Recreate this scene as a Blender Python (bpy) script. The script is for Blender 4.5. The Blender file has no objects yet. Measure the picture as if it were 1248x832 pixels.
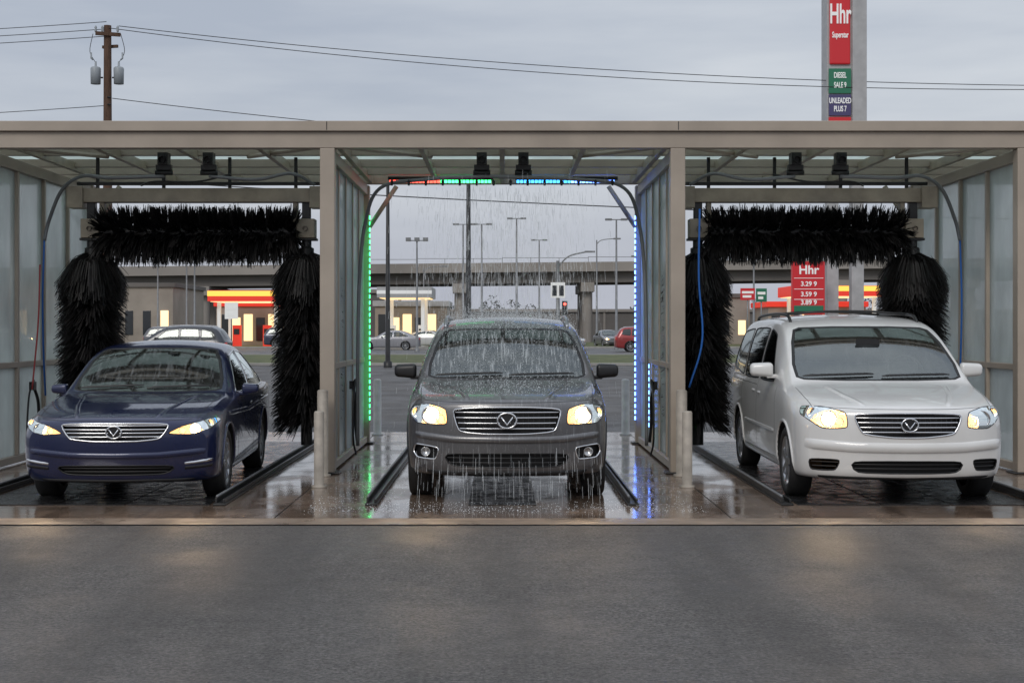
import bpy, bmesh, math, random
from mathutils import Vector, Matrix, geometry
from mathutils.bvhtree import BVHTree
random.seed(11)
S=bpy.context.scene
R=math.radians
S.view_settings.view_transform='Standard'
S.view_settings.look='None'
S.view_settings.exposure=0

# ------------------------------------------------------------ materials
def N(nt,t,**k):
    n=nt.nodes.new(t)
    for a,b in k.items(): setattr(n,a,b)
    return n
def base(name):
    m=bpy.data.materials.new(name); m.use_nodes=True
    nt=m.node_tree
    return m,nt,nt.nodes['Principled BSDF']
def coords(nt,scale=(1,1,1)):
    tc=N(nt,'ShaderNodeTexCoord'); mp=N(nt,'ShaderNodeMapping')
    mp.inputs['Scale'].default_value=scale
    nt.links.new(tc.outputs['Object'],mp.inputs['Vector'])
    return mp.outputs['Vector']
def noise(nt,vec,scale,detail=3,rough=.55):
    n=N(nt,'ShaderNodeTexNoise'); n.inputs['Scale'].default_value=scale
    n.inputs['Detail'].default_value=detail; n.inputs['Roughness'].default_value=rough
    nt.links.new(vec,n.inputs['Vector']); return n.outputs['Fac']
def mrange(nt,val,a,b,c,d):
    n=N(nt,'ShaderNodeMapRange'); 
    for i,x in zip(('From Min','From Max','To Min','To Max'),(a,b,c,d)): n.inputs[i].default_value=x
    nt.links.new(val,n.inputs['Value']); return n.outputs['Result']
def mixc(nt,fac,a,b,bt='MIX'):
    n=N(nt,'ShaderNodeMix',data_type='RGBA',blend_type=bt)
    if isinstance(fac,(int,float)): n.inputs[0].default_value=fac
    else: nt.links.new(fac,n.inputs[0])
    for i,x in ((6,a),(7,b)):
        if isinstance(x,tuple): n.inputs[i].default_value=(*x[:3],1)
        else: nt.links.new(x,n.inputs[i])
    return n.outputs[2]
def pm(name,col,rough=.5,metal=0.,coat=0.,var=0.,vs=3.,bump=0.,bs=60.,rvar=0.,rs=2.,em=None,es=0.,stretch=(1,1,1),spec=.5,alpha=1.):
    m,nt,b=base(name)
    b.inputs['Base Color'].default_value=(*col,1); b.inputs['Roughness'].default_value=rough
    b.inputs['Metallic'].default_value=metal; b.inputs['Coat Weight'].default_value=coat
    b.inputs['Coat Roughness'].default_value=.04; b.inputs['Specular IOR Level'].default_value=spec
    b.inputs['Alpha'].default_value=alpha
    if em: b.inputs['Emission Color'].default_value=(*em,1); b.inputs['Emission Strength'].default_value=es
    v=coords(nt,stretch)
    if var>0:
        f=noise(nt,v,vs,4)
        f=mrange(nt,f,.3,.7,0,1)
        c=mixc(nt,f,tuple(x*(1-var) for x in col),tuple(min(1,x*(1+var)) for x in col))
        nt.links.new(c,b.inputs['Base Color'])
    if rvar>0:
        f=noise(nt,v,rs,3); f=mrange(nt,f,.35,.65,max(.02,rough-rvar),min(1,rough+rvar))
        nt.links.new(f,b.inputs['Roughness'])
    if bump>0:
        bn=N(nt,'ShaderNodeBump'); bn.inputs['Strength'].default_value=bump; bn.inputs['Distance'].default_value=.01
        nt.links.new(noise(nt,v,bs,3),bn.inputs['Height']); nt.links.new(bn.outputs[0],b.inputs['Normal'])
    return m

def wet_paint(name,col,metal,rough,drops=.25,streak=0.):
    m,nt,b=base(name)
    b.inputs['Metallic'].default_value=metal
    b.inputs['Coat Weight'].default_value=1.; b.inputs['Coat Roughness'].default_value=.03
    v=coords(nt)
    grime=mrange(nt,noise(nt,v,2.2,4),.35,.7,0,1)
    c=mixc(nt,grime,col,tuple(x*.88 for x in col))
    if streak>0:
        s=mrange(nt,noise(nt,coords(nt,(48,5,4)),1.0,4,.65),.56,.70,0,streak)
        s2=mrange(nt,noise(nt,coords(nt,(1,1,1)),75,2,.5),.64,.72,0,streak*.7)
        mx=N(nt,'ShaderNodeMath',operation='MAXIMUM'); nt.links.new(s,mx.inputs[0]); nt.links.new(s2,mx.inputs[1])
        c=mixc(nt,mx.outputs[0],c,(.62,.65,.67))
    nt.links.new(c,b.inputs['Base Color'])
    nt.links.new(mrange(nt,grime,0,1,rough,rough+.10),b.inputs['Roughness'])
    vo=N(nt,'ShaderNodeTexVoronoi'); vo.inputs['Scale'].default_value=95
    nt.links.new(v,vo.inputs['Vector'])
    h=mrange(nt,vo.outputs['Distance'],.0,.30,1,0)
    bn=N(nt,'ShaderNodeBump'); bn.inputs['Strength'].default_value=drops; bn.inputs['Distance'].default_value=.003
    nt.links.new(h,bn.inputs['Height']); nt.links.new(bn.outputs[0],b.inputs['Coat Normal'])
    return m
def glass(name,tint=(.55,.6,.6),streak=0.,drops=.15,f0=.09):
    m,nt,b=base(name); nt.nodes.remove(b); out=nt.nodes['Material Output']
    tr=N(nt,'ShaderNodeBsdfTransparent'); tr.inputs[0].default_value=(*tint,1)
    gl=N(nt,'ShaderNodeBsdfGlossy'); gl.inputs['Roughness'].default_value=.03; gl.inputs[0].default_value=(.93,1.,.99,1)
    fr=N(nt,'ShaderNodeFresnel'); fr.inputs[0].default_value=1.6
    f2=mrange(nt,fr.outputs[0],0,1,f0,1)
    mx=N(nt,'ShaderNodeMixShader'); nt.links.new(f2,mx.inputs[0]); nt.links.new(tr.outputs[0],mx.inputs[1]); nt.links.new(gl.outputs[0],mx.inputs[2])
    if drops>0:
        v=coords(nt); vo=N(nt,'ShaderNodeTexVoronoi'); vo.inputs['Scale'].default_value=80; nt.links.new(v,vo.inputs['Vector'])
        bn=N(nt,'ShaderNodeBump'); bn.inputs['Strength'].default_value=drops; bn.inputs['Distance'].default_value=.004
        nt.links.new(mrange(nt,vo.outputs['Distance'],0,.3,1,0),bn.inputs['Height']); nt.links.new(bn.outputs[0],gl.inputs['Normal'])
    last=mx
    if streak>0:
        df=N(nt,'ShaderNodeBsdfDiffuse'); df.inputs[0].default_value=(.75,.79,.8,1)
        a=mrange(nt,noise(nt,coords(nt,(52,4,3)),1.,4,.7),.50,.70,0,1)
        bb=mrange(nt,noise(nt,coords(nt,(1,1,1)),90,2),.62,.72,0,1)
        mm=N(nt,'ShaderNodeMath',operation='MAXIMUM'); nt.links.new(a,mm.inputs[0]); nt.links.new(bb,mm.inputs[1])
        m2=N(nt,'ShaderNodeMath',operation='MULTIPLY'); nt.links.new(mm.outputs[0],m2.inputs[0]); m2.inputs[1].default_value=streak
        mx2=N(nt,'ShaderNodeMixShader'); nt.links.new(m2.outputs[0],mx2.inputs[0]); nt.links.new(mx.outputs[0],mx2.inputs[1]); nt.links.new(df.outputs[0],mx2.inputs[2]); last=mx2
    nt.links.new(last.outputs[0],out.inputs['Surface'])
    return m
def frosted(name,col,transp=.3,dif=.5,vs=(1,1,1)):
    m,nt,b=base(name); nt.nodes.remove(b); out=nt.nodes['Material Output']
    v=coords(nt,vs); f=mrange(nt,noise(nt,v,2.,4),.3,.7,.8,1.1)
    rgb=N(nt,'ShaderNodeRGB'); rgb.outputs[0].default_value=(*col,1)
    cm=N(nt,'ShaderNodeVectorMath',operation='SCALE'); nt.links.new(rgb.outputs[0],cm.inputs[0]); nt.links.new(f,cm.inputs['Scale'])
    tl=N(nt,'ShaderNodeBsdfTranslucent'); df=N(nt,'ShaderNodeBsdfDiffuse'); tr=N(nt,'ShaderNodeBsdfTransparent'); gl=N(nt,'ShaderNodeBsdfGlossy')
    gl.inputs['Roughness'].default_value=.15
    nt.links.new(cm.outputs[0],tl.inputs[0]); nt.links.new(cm.outputs[0],df.inputs[0])
    a=N(nt,'ShaderNodeMixShader'); a.inputs[0].default_value=dif; nt.links.new(tl.outputs[0],a.inputs[1]); nt.links.new(df.outputs[0],a.inputs[2])
    bm_=N(nt,'ShaderNodeMixShader'); nt.links.new(mrange(nt,noise(nt,v,1.1,3),.35,.65,transp*.6,transp*1.4),bm_.inputs[0]); nt.links.new(a.outputs[0],bm_.inputs[1]); nt.links.new(tr.outputs[0],bm_.inputs[2])
    d=N(nt,'ShaderNodeMixShader'); d.inputs[0].default_value=.08; nt.links.new(bm_.outputs[0],d.inputs[1]); nt.links.new(gl.outputs[0],d.inputs[2])
    nt.links.new(d.outputs[0],out.inputs['Surface']); return m

M={}
M['frame']=pm('beige_frame_paint',(.38,.322,.262),.45,var=.12,vs=1.5,bump=.05,bs=15)
M['frame2']=pm('beige_machine_paint',(.33,.28,.21),.45,var=.25,vs=4,rvar=.1)
M['dark']=pm('dark_metal',(.035,.035,.035),.4,.5,var=.3)
M['black']=pm('black_plastic',(.012,.012,.013),.4)
M['rubber']=pm('rubber',(.018,.018,.018),.6,var=.2,bump=.1)
M['cavity']=pm('dark_cavity',(.008,.008,.009),.7)
M['interior']=pm('interior_trim',(.06,.057,.053),.7,var=.2)
M['chrome']=pm('chrome',(.75,.76,.78),.14,1.)
M['reflector']=pm('lamp_reflector_glow',(.80,.68,.50),.35,.35,em=(1,.54,.20),es=1.15)  # own warm emission stands in for bulb light on the headlight housing
M['fogglass']=pm('fog_lamp_reflector',(.5,.5,.5),.2,.9)
M['alloy']=pm('alloy',(.42,.43,.45),.3,.9)
M['silver']=pm('roof_rail_silver',(.4,.41,.43),.35,.8)
M['bristle']=pm('bristle_black',(.008,.0078,.008),.5,spec=.3)
M['bristle2']=pm('bristle_dark',(.020,.018,.018),.55,spec=.35)
M['frost']=frosted('frosted_glass',(.72,.79,.79),.30,.5,(1,1,.5))
M['roofp']=frosted('polycarbonate_roof',(.76,.84,.80),.16,.15)
M['glass']=glass('car_glass',(.52,.57,.56),.14,.10,.12)
M['glass_wet']=glass('car_glass_wet',(.5,.55,.55),.42,.3)
M['glass_van']=glass('car_glass_clean',(.55,.61,.59),.05,.05,.13)
M['glass_side']=glass('car_side_glass',(.22,.24,.25),0,.05,.05)
M['lens']=glass('lamp_lens',(.97,.97,.97),0,0,.05)
M['navy']=wet_paint('navy_paint',(.008,.015,.066),.3,.25,.12)
M['grey']=wet_paint('grey_paint',(.140,.138,.142),.6,.3,.30,.26)
M['white']=wet_paint('white_paint',(.74,.735,.715),0.,.3,.05)
M['hose_blue']=pm('blue_hose',(.02,.14,.50),.4)
M['hose_red']=pm('red_hose',(.4,.05,.05),.4)
M['lamp']=pm('headlamp_bulb',(1,.8,.5),.3,em=(1,.78,.45),es=30)
M['amber']=pm('amber_lamp',(1,.4,.05),.3,em=(1,.46,.13),es=5.0)
M['green_led']=pm('green_led',(.1,1,.3),.3,em=(.05,1,.25),es=5.5)
M['blue_led']=pm('blue_led',(.1,.3,1),.3,em=(.10,.24,1),es=9)
M['cyan_led']=pm('cyan_led',(.1,.5,1),.3,em=(.05,.40,1),es=4)
M['red_led']=pm('red_led',(1,.1,.1),.3,em=(1,.08,.05),es=4)
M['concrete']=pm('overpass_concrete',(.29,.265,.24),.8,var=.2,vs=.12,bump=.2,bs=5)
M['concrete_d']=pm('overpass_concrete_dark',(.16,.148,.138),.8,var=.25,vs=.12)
M['kerb']=pm('kerb_concrete',(.33,.32,.30),.8,var=.15,vs=2)
M['galv']=pm('galvanised_steel',(.22,.225,.23),.5,.4,var=.15)
M['wood']=pm('weathered_pole_wood',(.10,.055,.035),.85,var=.35,vs=6,stretch=(6,6,.6),bump=.4)
M['transf']=pm('transformer_grey',(.30,.33,.35),.45)
M['wire']=pm('wire',(.03,.03,.035),.6)
M['bollard']=pm('bollard_paint',(.36,.32,.27),.55,var=.25,vs=7)
M['bollard_w']=pm('bollard_pale',(.5,.5,.48),.55,var=.2,vs=7)
M['sign_grey']=pm('sign_cladding',(.42,.42,.42),.5,var=.12)
M['sign_red']=pm('sign_red',(.45,.016,.022),.4,em=(.8,.03,.04),es=.16)
M['sign_green']=pm('sign_green',(.02,.14,.08),.4,em=(.02,.25,.12),es=.10)
M['sign_purple']=pm('sign_purple',(.07,.06,.16),.4)
M['sign_white']=pm('sign_white',(.8,.8,.78),.4,em=(1,1,1),es=.15)
M['paint_white']=pm('road_paint',(.50,.50,.47),.6,var=.3,vs=4)
M['steel_plate']=pm('wet_floor_plate',(.03,.03,.031),.24,.3,var=.4,vs=5,bump=.3,bs=80,rvar=.14,rs=6)
M['store_lit']=pm('store_lit',(1,.8,.5),.4,em=(1,.70,.36),es=1.2)
M['store_red']=pm('store_red',(.6,.03,.02),.4,em=(1,.06,.03),es=.40)
M['store_yel']=pm('store_yellow',(.8,.5,.05),.4,em=(1,.60,.12),es=.9)
M['store_wall']=pm('store_wall',(.33,.29,.25),.8,var=.15,vs=.5)
M['win_dark']=pm('dark_window',(.03,.035,.04),.1)
M['leaf']=pm('distant_foliage',(.050,.052,.040),.9,var=.5,vs=1)
M['bark']=pm('bark',(.07,.055,.045),.9)
M['water']=pm('water_drops',(.80,.84,.86),.15)

def asphalt(name,c0,c1,r0,r1,near=True):
    m,nt,b=base(name); v=coords(nt)
    big=mrange(nt,noise(nt,v,.35,4,.6),.3,.7,0,1)
    c=mixc(nt,big,c0,c1)
    fine=mrange(nt,noise(nt,v,38,3,.85),.34,.66,.25,1.95)
    mid=mrange(nt,noise(nt,v,9,3,.75),.35,.65,.80,1.22)
    mm=N(nt,'ShaderNodeMath',operation='MULTIPLY'); nt.links.new(fine,mm.inputs[0]); nt.links.new(mid,mm.inputs[1])
    cm=N(nt,'ShaderNodeVectorMath',operation='SCALE'); nt.links.new(c,cm.inputs[0]); nt.links.new(mm.outputs[0],cm.inputs['Scale'])
    last=cm.outputs[0]
    if near:
        st=mrange(nt,noise(nt,coords(nt,(1,.12,1)),1.5,4,.6),.44,.62,0,.45)   # tyre-wear streaks along travel
        last=mixc(nt,st,last,tuple(x*.55 for x in c0))
        sp=N(nt,'ShaderNodeTexVoronoi'); sp.inputs['Scale'].default_value=17; nt.links.new(v,sp.inputs['Vector'])
        last=mixc(nt,mrange(nt,sp.outputs['Distance'],.0,.12,.9,0),last,(.27,.255,.24))
    nt.links.new(last,b.inputs['Base Color'])
    w=noise(nt,v,.7,3,.6); nt.links.new(mrange(nt,w,.38,.64,r0,r1),b.inputs['Roughness'])
    b.inputs['Specular IOR Level'].default_value=.42
    if near:
        bn=N(nt,'ShaderNodeBump'); bn.inputs['Strength'].default_value=.75; bn.inputs['Distance'].default_value=.008
        nt.links.new(noise(nt,v,45,3,.75),bn.inputs['Height']); nt.links.new(bn.outputs[0],b.inputs['Normal'])
    return m
M['asphalt']=asphalt('asphalt',(.064,.060,.057),(.092,.087,.082),.50,.76)
M['road']=asphalt('far_asphalt',(.075,.075,.077),(.10,.10,.10),.5,.7,False)
def wetconc():
    m,nt,b=base('wet_concrete'); v=coords(nt)
    big=mrange(nt,noise(nt,v,.9,5,.6),.32,.68,0,1)
    c=mixc(nt,big,(.105,.072,.052),(.275,.200,.148))
    st=mrange(nt,noise(nt,coords(nt,(3,.5,1)),1.4,4,.65),.5,.66,0,.7)
    c=mixc(nt,st,c,(.068,.050,.040))
    f=mrange(nt,noise(nt,v,45,3,.7),.3,.7,.6,1.4)
    cm=N(nt,'ShaderNodeVectorMath',operation='SCALE'); nt.links.new(c,cm.inputs[0]); nt.links.new(f,cm.inputs['Scale'])
    nt.links.new(cm.outputs[0],b.inputs['Base Color'])
    nt.links.new(mrange(nt,noise(nt,v,1.3,4,.6),.44,.62,.04,.34),b.inputs['Roughness'])
    b.inputs['Coat Weight'].default_value=.35; b.inputs['Coat Roughness'].default_value=.05
    bn=N(nt,'ShaderNodeBump'); bn.inputs['Strength'].default_value=.16; bn.inputs['Distance'].default_value=.008
    nt.links.new(noise(nt,v,14,4,.6),bn.inputs['Height']); nt.links.new(bn.outputs[0],b.inputs['Normal']); nt.links.new(bn.outputs[0],b.inputs['Coat Normal'])
    return m
M['pad']=wetconc()
M['lip']=pm('concrete_lip',(.24,.182,.135),.5,var=.35,vs=2.5,bump=.3,bs=50,rvar=.25,rs=2)
def grassm():
    m,nt,b=base('grass'); v=coords(nt,(1,.3,1))
    c=mixc(nt,mrange(nt,noise(nt,v,1.2,6,.7),.3,.7,0,1),(.045,.065,.022),(.13,.135,.05))
    nt.links.new(c,b.inputs['Base Color']); b.inputs['Roughness'].default_value=.9; return m
M['grass']=grassm()

# ------------------------------------------------------------ mesh builder
def link(o,parent=None):
    S.collection.objects.link(o)
    if parent: o.parent=parent
    return o
def empty(name,loc=(0,0,0),rz=0):
    e=bpy.data.objects.new(name,None); e.empty_display_size=.3; e.location=loc; e.rotation_euler=(0,0,rz)
    return link(e)
class MB:
    def __init__(s): s.v=[];s.f=[];s.mi=[];s.mats=[];s.sm=[]
    def mid(s,m):
        if isinstance(m,str): m=M[m]
        if m not in s.mats: s.mats.append(m)
        return s.mats.index(m)
    def add(s,vs,fs,m,smooth=False):
        o=len(s.v); s.v+= [tuple(x) for x in vs]; k=s.mid(m)
        for f in fs: s.f.append(tuple(i+o for i in f)); s.mi.append(k); s.sm.append(smooth)
    def box(s,x0,x1,y0,y1,z0,z1,m,T=None):
        vs=[Vector((x,y,z)) for z in (z0,z1) for y in (y0,y1) for x in (x0,x1)]
        if T: vs=[T@v for v in vs]
        s.add(vs,[(0,2,3,1),(4,5,7,6),(0,1,5,4),(2,6,7,3),(0,4,6,2),(1,3,7,5)],m)
    def tube(s,pts,r,m,n=8,caps=True,r1=None):
        pts=[Vector(p) for p in pts]; vs=[];fs=[]
        t0=(pts[1]-pts[0]).normalized(); up=Vector((0,0,1)) if abs(t0.z)<.9 else Vector((1,0,0))
        u=t0.cross(up).normalized()
        L=len(pts)
        for i,p in enumerate(pts):
            t=(pts[min(i+1,L-1)]-pts[max(i-1,0)]).normalized()
            u=(u-t*u.dot(t)).normalized(); w=t.cross(u)
            rr=r if r1 is None else r+(r1-r)*i/(L-1)
            for k in range(n):
                a=2*math.pi*k/n; vs.append(p+u*math.cos(a)*rr+w*math.sin(a)*rr)
        for i in range(L-1):
            for k in range(n):
                k2=(k+1)%n; fs.append((i*n+k,i*n+k2,(i+1)*n+k2,(i+1)*n+k))
        if caps: fs.append(tuple(range(n))[::-1]); fs.append(tuple((L-1)*n+k for k in range(n)))
        s.add(vs,fs,m,True)
    def lathe(s,prof,c,m,n=32,axis='x',smooth=True,sx=1):
        vs=[];fs=[];c=Vector(c)
        for (a,r) in prof:
            for k in range(n):
                t=2*math.pi*k/n
                if axis=='x': vs.append(c+Vector((a*sx,r*math.cos(t),r*math.sin(t))))
                elif axis=='z': vs.append(c+Vector((r*math.cos(t),r*math.sin(t),a)))
                else: vs.append(c+Vector((r*math.cos(t),a,r*math.sin(t))))
        for i in range(len(prof)-1):
            for k in range(n): fs.append((i*n+k,i*n+(k+1)%n,(i+1)*n+(k+1)%n,(i+1)*n+k))
        s.add(vs,fs,m,smooth)
    def sphere(s,c,r,m,n=10,sc=(1,1,1)):
        c=Vector(c); vs=[];fs=[]
        for i in range(n+1):
            p=math.pi*i/n
            for k in range(2*n):
                t=math.pi*k/n; vs.append(c+Vector((r*sc[0]*math.sin(p)*math.cos(t),r*sc[1]*math.sin(p)*math.sin(t),r*sc[2]*math.cos(p))))
        for i in range(n):
            for k in range(2*n): fs.append((i*2*n+k,i*2*n+(k+1)%(2*n),(i+1)*2*n+(k+1)%(2*n),(i+1)*2*n+k))
        s.add(vs,fs,m,True)
    def build(s,name,parent=None,bevel=0,seg=2,loc=None,recalc=True):
        me=bpy.data.meshes.new(name); me.from_pydata(s.v,[],s.f)
        for m in s.mats: me.materials.append(m)
        me.polygons.foreach_set('material_index',s.mi); me.polygons.foreach_set('use_smooth',s.sm)
        me.update()
        o=bpy.data.objects.new(name,me); link(o,parent)
        if loc: o.location=loc
        if bevel>0:
            b=o.modifiers.new('bevel','BEVEL'); b.width=bevel; b.segments=seg; b.limit_method='ANGLE'; b.harden_normals=False
        return o
def text(body,size,loc,m,parent,name,rotx=90,sx=1.):
    c=bpy.data.curves.new(name,'FONT'); c.body=body; c.size=size; c.extrude=.01; c.align_x='CENTER'; c.align_y='CENTER'; c.offset=size*.02
    o=bpy.data.objects.new(name,c); link(o,parent); o.location=loc; o.rotation_euler=(R(rotx),0,0); o.scale=(sx,1,1)
    c.materials.append(M[m]); return o
def bez(p,n=16):
    p=[Vector(x) for x in p]; out=[]
    q=[p[0]*2-p[1]]+p+[p[-1]*2-p[-2]]
    for i in range(1,len(q)-2):
        for k in range(n):
            t=k/n; a,b,c,d=q[i-1],q[i],q[i+1],q[i+2]
            out.append(.5*((2*b)+(c-a)*t+(2*a-5*b+4*c-d)*t*t+(3*b-a-3*c+d)*t**3))
    out.append(p[-1]); return out

# ------------------------------------------------------------ ground & setting
def sheet(name,x0,x1,y0,y1,z,m):
    b=MB()
    b.add([(x0,y0,z),(x1,y0,z),(x1,y1,z),(x0,y1,z)],[(0,1,2,3)],m); return b.build(name)
sheet('ground',-900,900,-60,1500,0,'asphalt')
b=MB()
xs=[-9.5,-5.83,-1.95,1.96,5.83,9.5]; ysj=[12.35,15.9,19.2,22.6]
for i in range(5):
    for j in range(3): b.add([(xs[i]+.006,ysj[j]+.006,.008),(xs[i+1]-.006,ysj[j]+.006,.008),(xs[i+1]-.006,ysj[j+1]-.006,.008),(xs[i]+.006,ysj[j+1]-.006,.008)],[(0,1,2,3)],'pad')
b.build('concrete_pad')
sheet('concrete_pad_lip',-9.5,9.5,11.95,12.345,.009,'lip')
sheet('grass_strip',-80,80,63,84,.10,'grass')
k=MB(); k.box(-80,80,62.8,63,0,.12,'kerb'); k.box(-80,80,84,84.2,0,.12,'kerb'); k.box(-80,80,118,118.2,0,.14,'kerb'); k.build('kerb',bevel=.02)
sheet('road',-200,200,84.3,117.9,.006,'road')
mk=MB()
for x in range(-100,100,9):
    mk.box(x,x+3,95,95.2,.008,.012,'paint_white'); mk.box(x,x+3,107,107.2,.008,.012,'paint_white')
mk.box(-200,200,86,86.15,.008,.012,'paint_white'); mk.box(-200,200,116,116.15,.008,.012,'paint_white')
for x in range(-30,31,5):
    mk.box(x,x+.12,44,49,.004,.008,'paint_white')
mk.build('road_markings')
sheet('grass_verge',-200,200,118.2,160,.10,'grass')

# overpass
op=empty('highway_overpass'); b=MB()
def deckz(x): return 7.9+ (x+60)*.010
xs=list(range(-150,171,10))
for i in range(len(xs)-1):
    x0,x1=xs[i],xs[i+1]; z0,z1=deckz(x0),deckz(x1)
    def seg(y0,y1,a,c,m):
        vs=[(x0,y0,z0+a),(x1,y0,z1+a),(x1,y1,z1+a),(x0,y1,z0+a),(x0,y0,z0+c),(x1,y0,z1+c),(x1,y1,z1+c),(x0,y1,z0+c)]
        b.add(vs,[(0,3,2,1),(4,5,6,7),(0,1,5,4),(1,2,6,5),(2,3,7,6),(3,0,4,7)],m)
    seg(168,168.4,-.35,.75,'concrete'); seg(182,182.4,-.35,.75,'concrete')
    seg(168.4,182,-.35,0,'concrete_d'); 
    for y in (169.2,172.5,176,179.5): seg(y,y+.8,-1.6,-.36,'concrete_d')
    for q in (0,3.3,6.6): b.box(x0+q,x0+q+.06,168.1,168.16,z0+.7,z0+1.35,'galv')
    b.box(x0,x1,168.1,168.15,z0+1.3,z0+1.36,'galv')
b.build('deck',op)
b=MB()
for x in range(-140,165,15):
    z=deckz(x)-1.62
    b.box(x-.8,x+.8,168.6,181.8,z-1.1,z,'concrete')
    for y in (170,175,180): b.lathe([(0,.62),(z-1.05,.62)],(x,y,0),'concrete',14,'z')
b.build('piers',op,bevel=.08)
op2=empty('retaining_wall'); b=MB()
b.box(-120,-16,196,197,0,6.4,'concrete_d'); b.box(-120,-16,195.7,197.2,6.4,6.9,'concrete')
for x in range(-118,-16,6): b.box(x,x+.25,195.85,196,0,6.4,'concrete')
b.box(-16,150,200,201,0,3.9,'concrete_d'); b.box(-16,150,199.7,201.2,3.9,4.3,'concrete')
for x in range(-14,150,7): b.box(x,x+.3,199.85,200,0,3.9,'concrete')
b.build('wall',op2)

def store(cx,y,w,h,cw,ch,red=True,name='gas_station'):
    e=empty(name); b=MB()
    b.box(cx-w/2,cx+w/2,y+9,y+17,0,h,'store_wall'); b.box(cx-w/2-.2,cx+w/2+.2,y+8.8,y+17.2,h,h+.5,'store_red' if red else 'sign_grey')
    for i in range(int(w/1.1)):
        x=cx-w/2+.3+i*1.1; b.box(x,x+.8,y+8.93,y+8.99,.5,h-.7-.3*(i%2),'store_lit' if i%3 else 'win_dark')
    b.build('shop',e,bevel=.03)
    b=MB(); b.box(cx-cw/2,cx+cw/2,y,y+7,ch,ch+.9,'sign_grey' if not red else 'store_red')
    b.box(cx-cw/2-.01,cx+cw/2+.01,y-.05,y-.01,ch+(.42 if red else .3),ch+(.86 if red else .6),'store_yel' if red else 'sign_white')
    b.box(cx-cw/2+.2,cx+cw/2-.2,y+.2,y+6.8,ch-.05,ch-.01,'store_lit')
    for dx in (-cw/2+.8,cw/2-.8):
        for dy in (1,6): b.box(cx+dx-.15,cx+dx+.15,y+dy-.15,y+dy+.15,0,ch-.05,'sign_white')
    for dx in (-1.3,1.3):
        b.box(cx+dx-.35,cx+dx+.35,y+3,y+3.6,0,1.9,'store_red' if red else 'sign_white'); b.box(cx+dx-.25,cx+dx+.25,y+2.95,y+2.99,1.1,1.6,'win_dark')
    b.build('canopy',e,bevel=.03)
store(-21.5,121,8.5,3.6,6.4,3.9,True)
store(-8.2,121,6.5,3.6,4.6,4.2,False)
store(29,124,9,3.6,8.,4.4,True)
def bld(name,x0,x1,y0,y1,h,m,nw):
    e=empty(name); b=MB(); b.box(x0,x1,y0,y1,0,h,m); b.box(x0-.2,x1+.2,y0-.2,y1+.2,h,h+.4,'concrete_d')
    w=(x1-x0)/nw
    for i in range(nw): b.box(x0+i*w+.3*w,x0+i*w+.75*w,y0-.05,y0-.01,1.0,h-2.2,'win_dark' if i%4 else 'store_lit')
    b.build('walls',e,bevel=.03)
bld('warehouse_building',-46,-31,136,150,5.5,'store_wall',9)
bld('office_building',16,24,140,150,4.6,'store_wall',5)

# distant trees
b=MB()
rnd=random.Random(3)
for cl in range(120):
    cx=rnd.uniform(-180,180); cy=rnd.uniform(214,245); hh=rnd.uniform(4.5,8.5)*(1.2 if rnd.random()<.15 else .8); cr=rnd.uniform(2,4)
    b.tube([(cx,cy,0),(cx,cy,hh*.6)],.2,'bark',5,False)
    for j in range(150):
        a=rnd.uniform(0,6.28); rr=cr*math.sqrt(rnd.random()); z=hh*rnd.uniform(.2,1)
        rr*=math.sin(min(1,(hh*1.05-z)/hh*1.8)*1.57)
        p=Vector((cx+rr*math.cos(a),cy+rr*math.sin(a),z)); s=rnd.uniform(.2,.5)
        d1=Vector((rnd.uniform(-1,1),rnd.uniform(-1,1),rnd.uniform(-1,1))).normalized()*s; d2=Vector((rnd.uniform(-1,1),rnd.uniform(-1,1),rnd.uniform(-1,1))).normalized()*s
        b.add([p,p+d1,p+d2],[(0,1,2)],'leaf')
b.build('distant_trees')

def street_lamp(x,y,h,r=.09,kind=2,m='galv',face=1):
    e=empty('street_lamp',(x,y,0)); b=MB()
    b.lathe([(0,r*2),(.25,r*2),(.27,r*1.2),(h,r*.65)],(0,0,0),m,10,'z')
    if kind==2:
        b.tube([(-.5,0,h),(.5,0,h)],r*.45,m,6)
        for sx in (-1,1): b.box(sx*.6-.25,sx*.6+.25,-.2,.2,h-.06,h+.08,m)
    elif kind==1:
        b.tube(bez([(0,0,h-.4),(face*.5,0,h),(face*1.8,0,h+.15)],6),r*.5,m,6); b.box(face*2.0-.35,face*2.0+.35,-.15,.15,h+.06,h+.2,m)
    elif kind==3:
        b.tube([(-.6,0,h),(.6,0,h)],r*.45,m,6)
        for sx in (-.6,0,.6): b.box(sx-.17,sx+.17,-.2,.2,h-.05,h+.2,m)
    b.build('pole_and_head',e)
street_lamp(-5.9,100,7.7,.08,3); street_lamp(-1.4,60,9.6,.11,2,'dark'); street_lamp(-3.3,122,10.4,.09,2)
street_lamp(-1.7,120.5,10.3,.09,2); street_lamp(1.3,130,11.5,.1,2); street_lamp(3.9,152,10.9,.1,2); street_lamp(8.7,110,9.9,.09,2)
street_lamp(9.3,142,10.3,.09,1); street_lamp(-4.75,60,9.2,.09,1,'dark',-1); street_lamp(-21.3,100,6.3,.07,1); street_lamp(-26,119,7.4,.08,2)
street_lamp(-23,150,9,.08,2); street_lamp(17.6,101,6.5,.08,1); street_lamp(12.3,128,8,.08,2); street_lamp(-31,130,8.3,.08,2)
street_lamp(24.5,119,8,.08,2); street_lamp(-7.6,140,7.5,.08,1)
e=empty('traffic_signal',(2.7,70,0)); b=MB()
b.lathe([(0,.16),(.3,.16),(.32,.11),(4.9,.08)],(0,0,0),'galv',10,'z')
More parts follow.
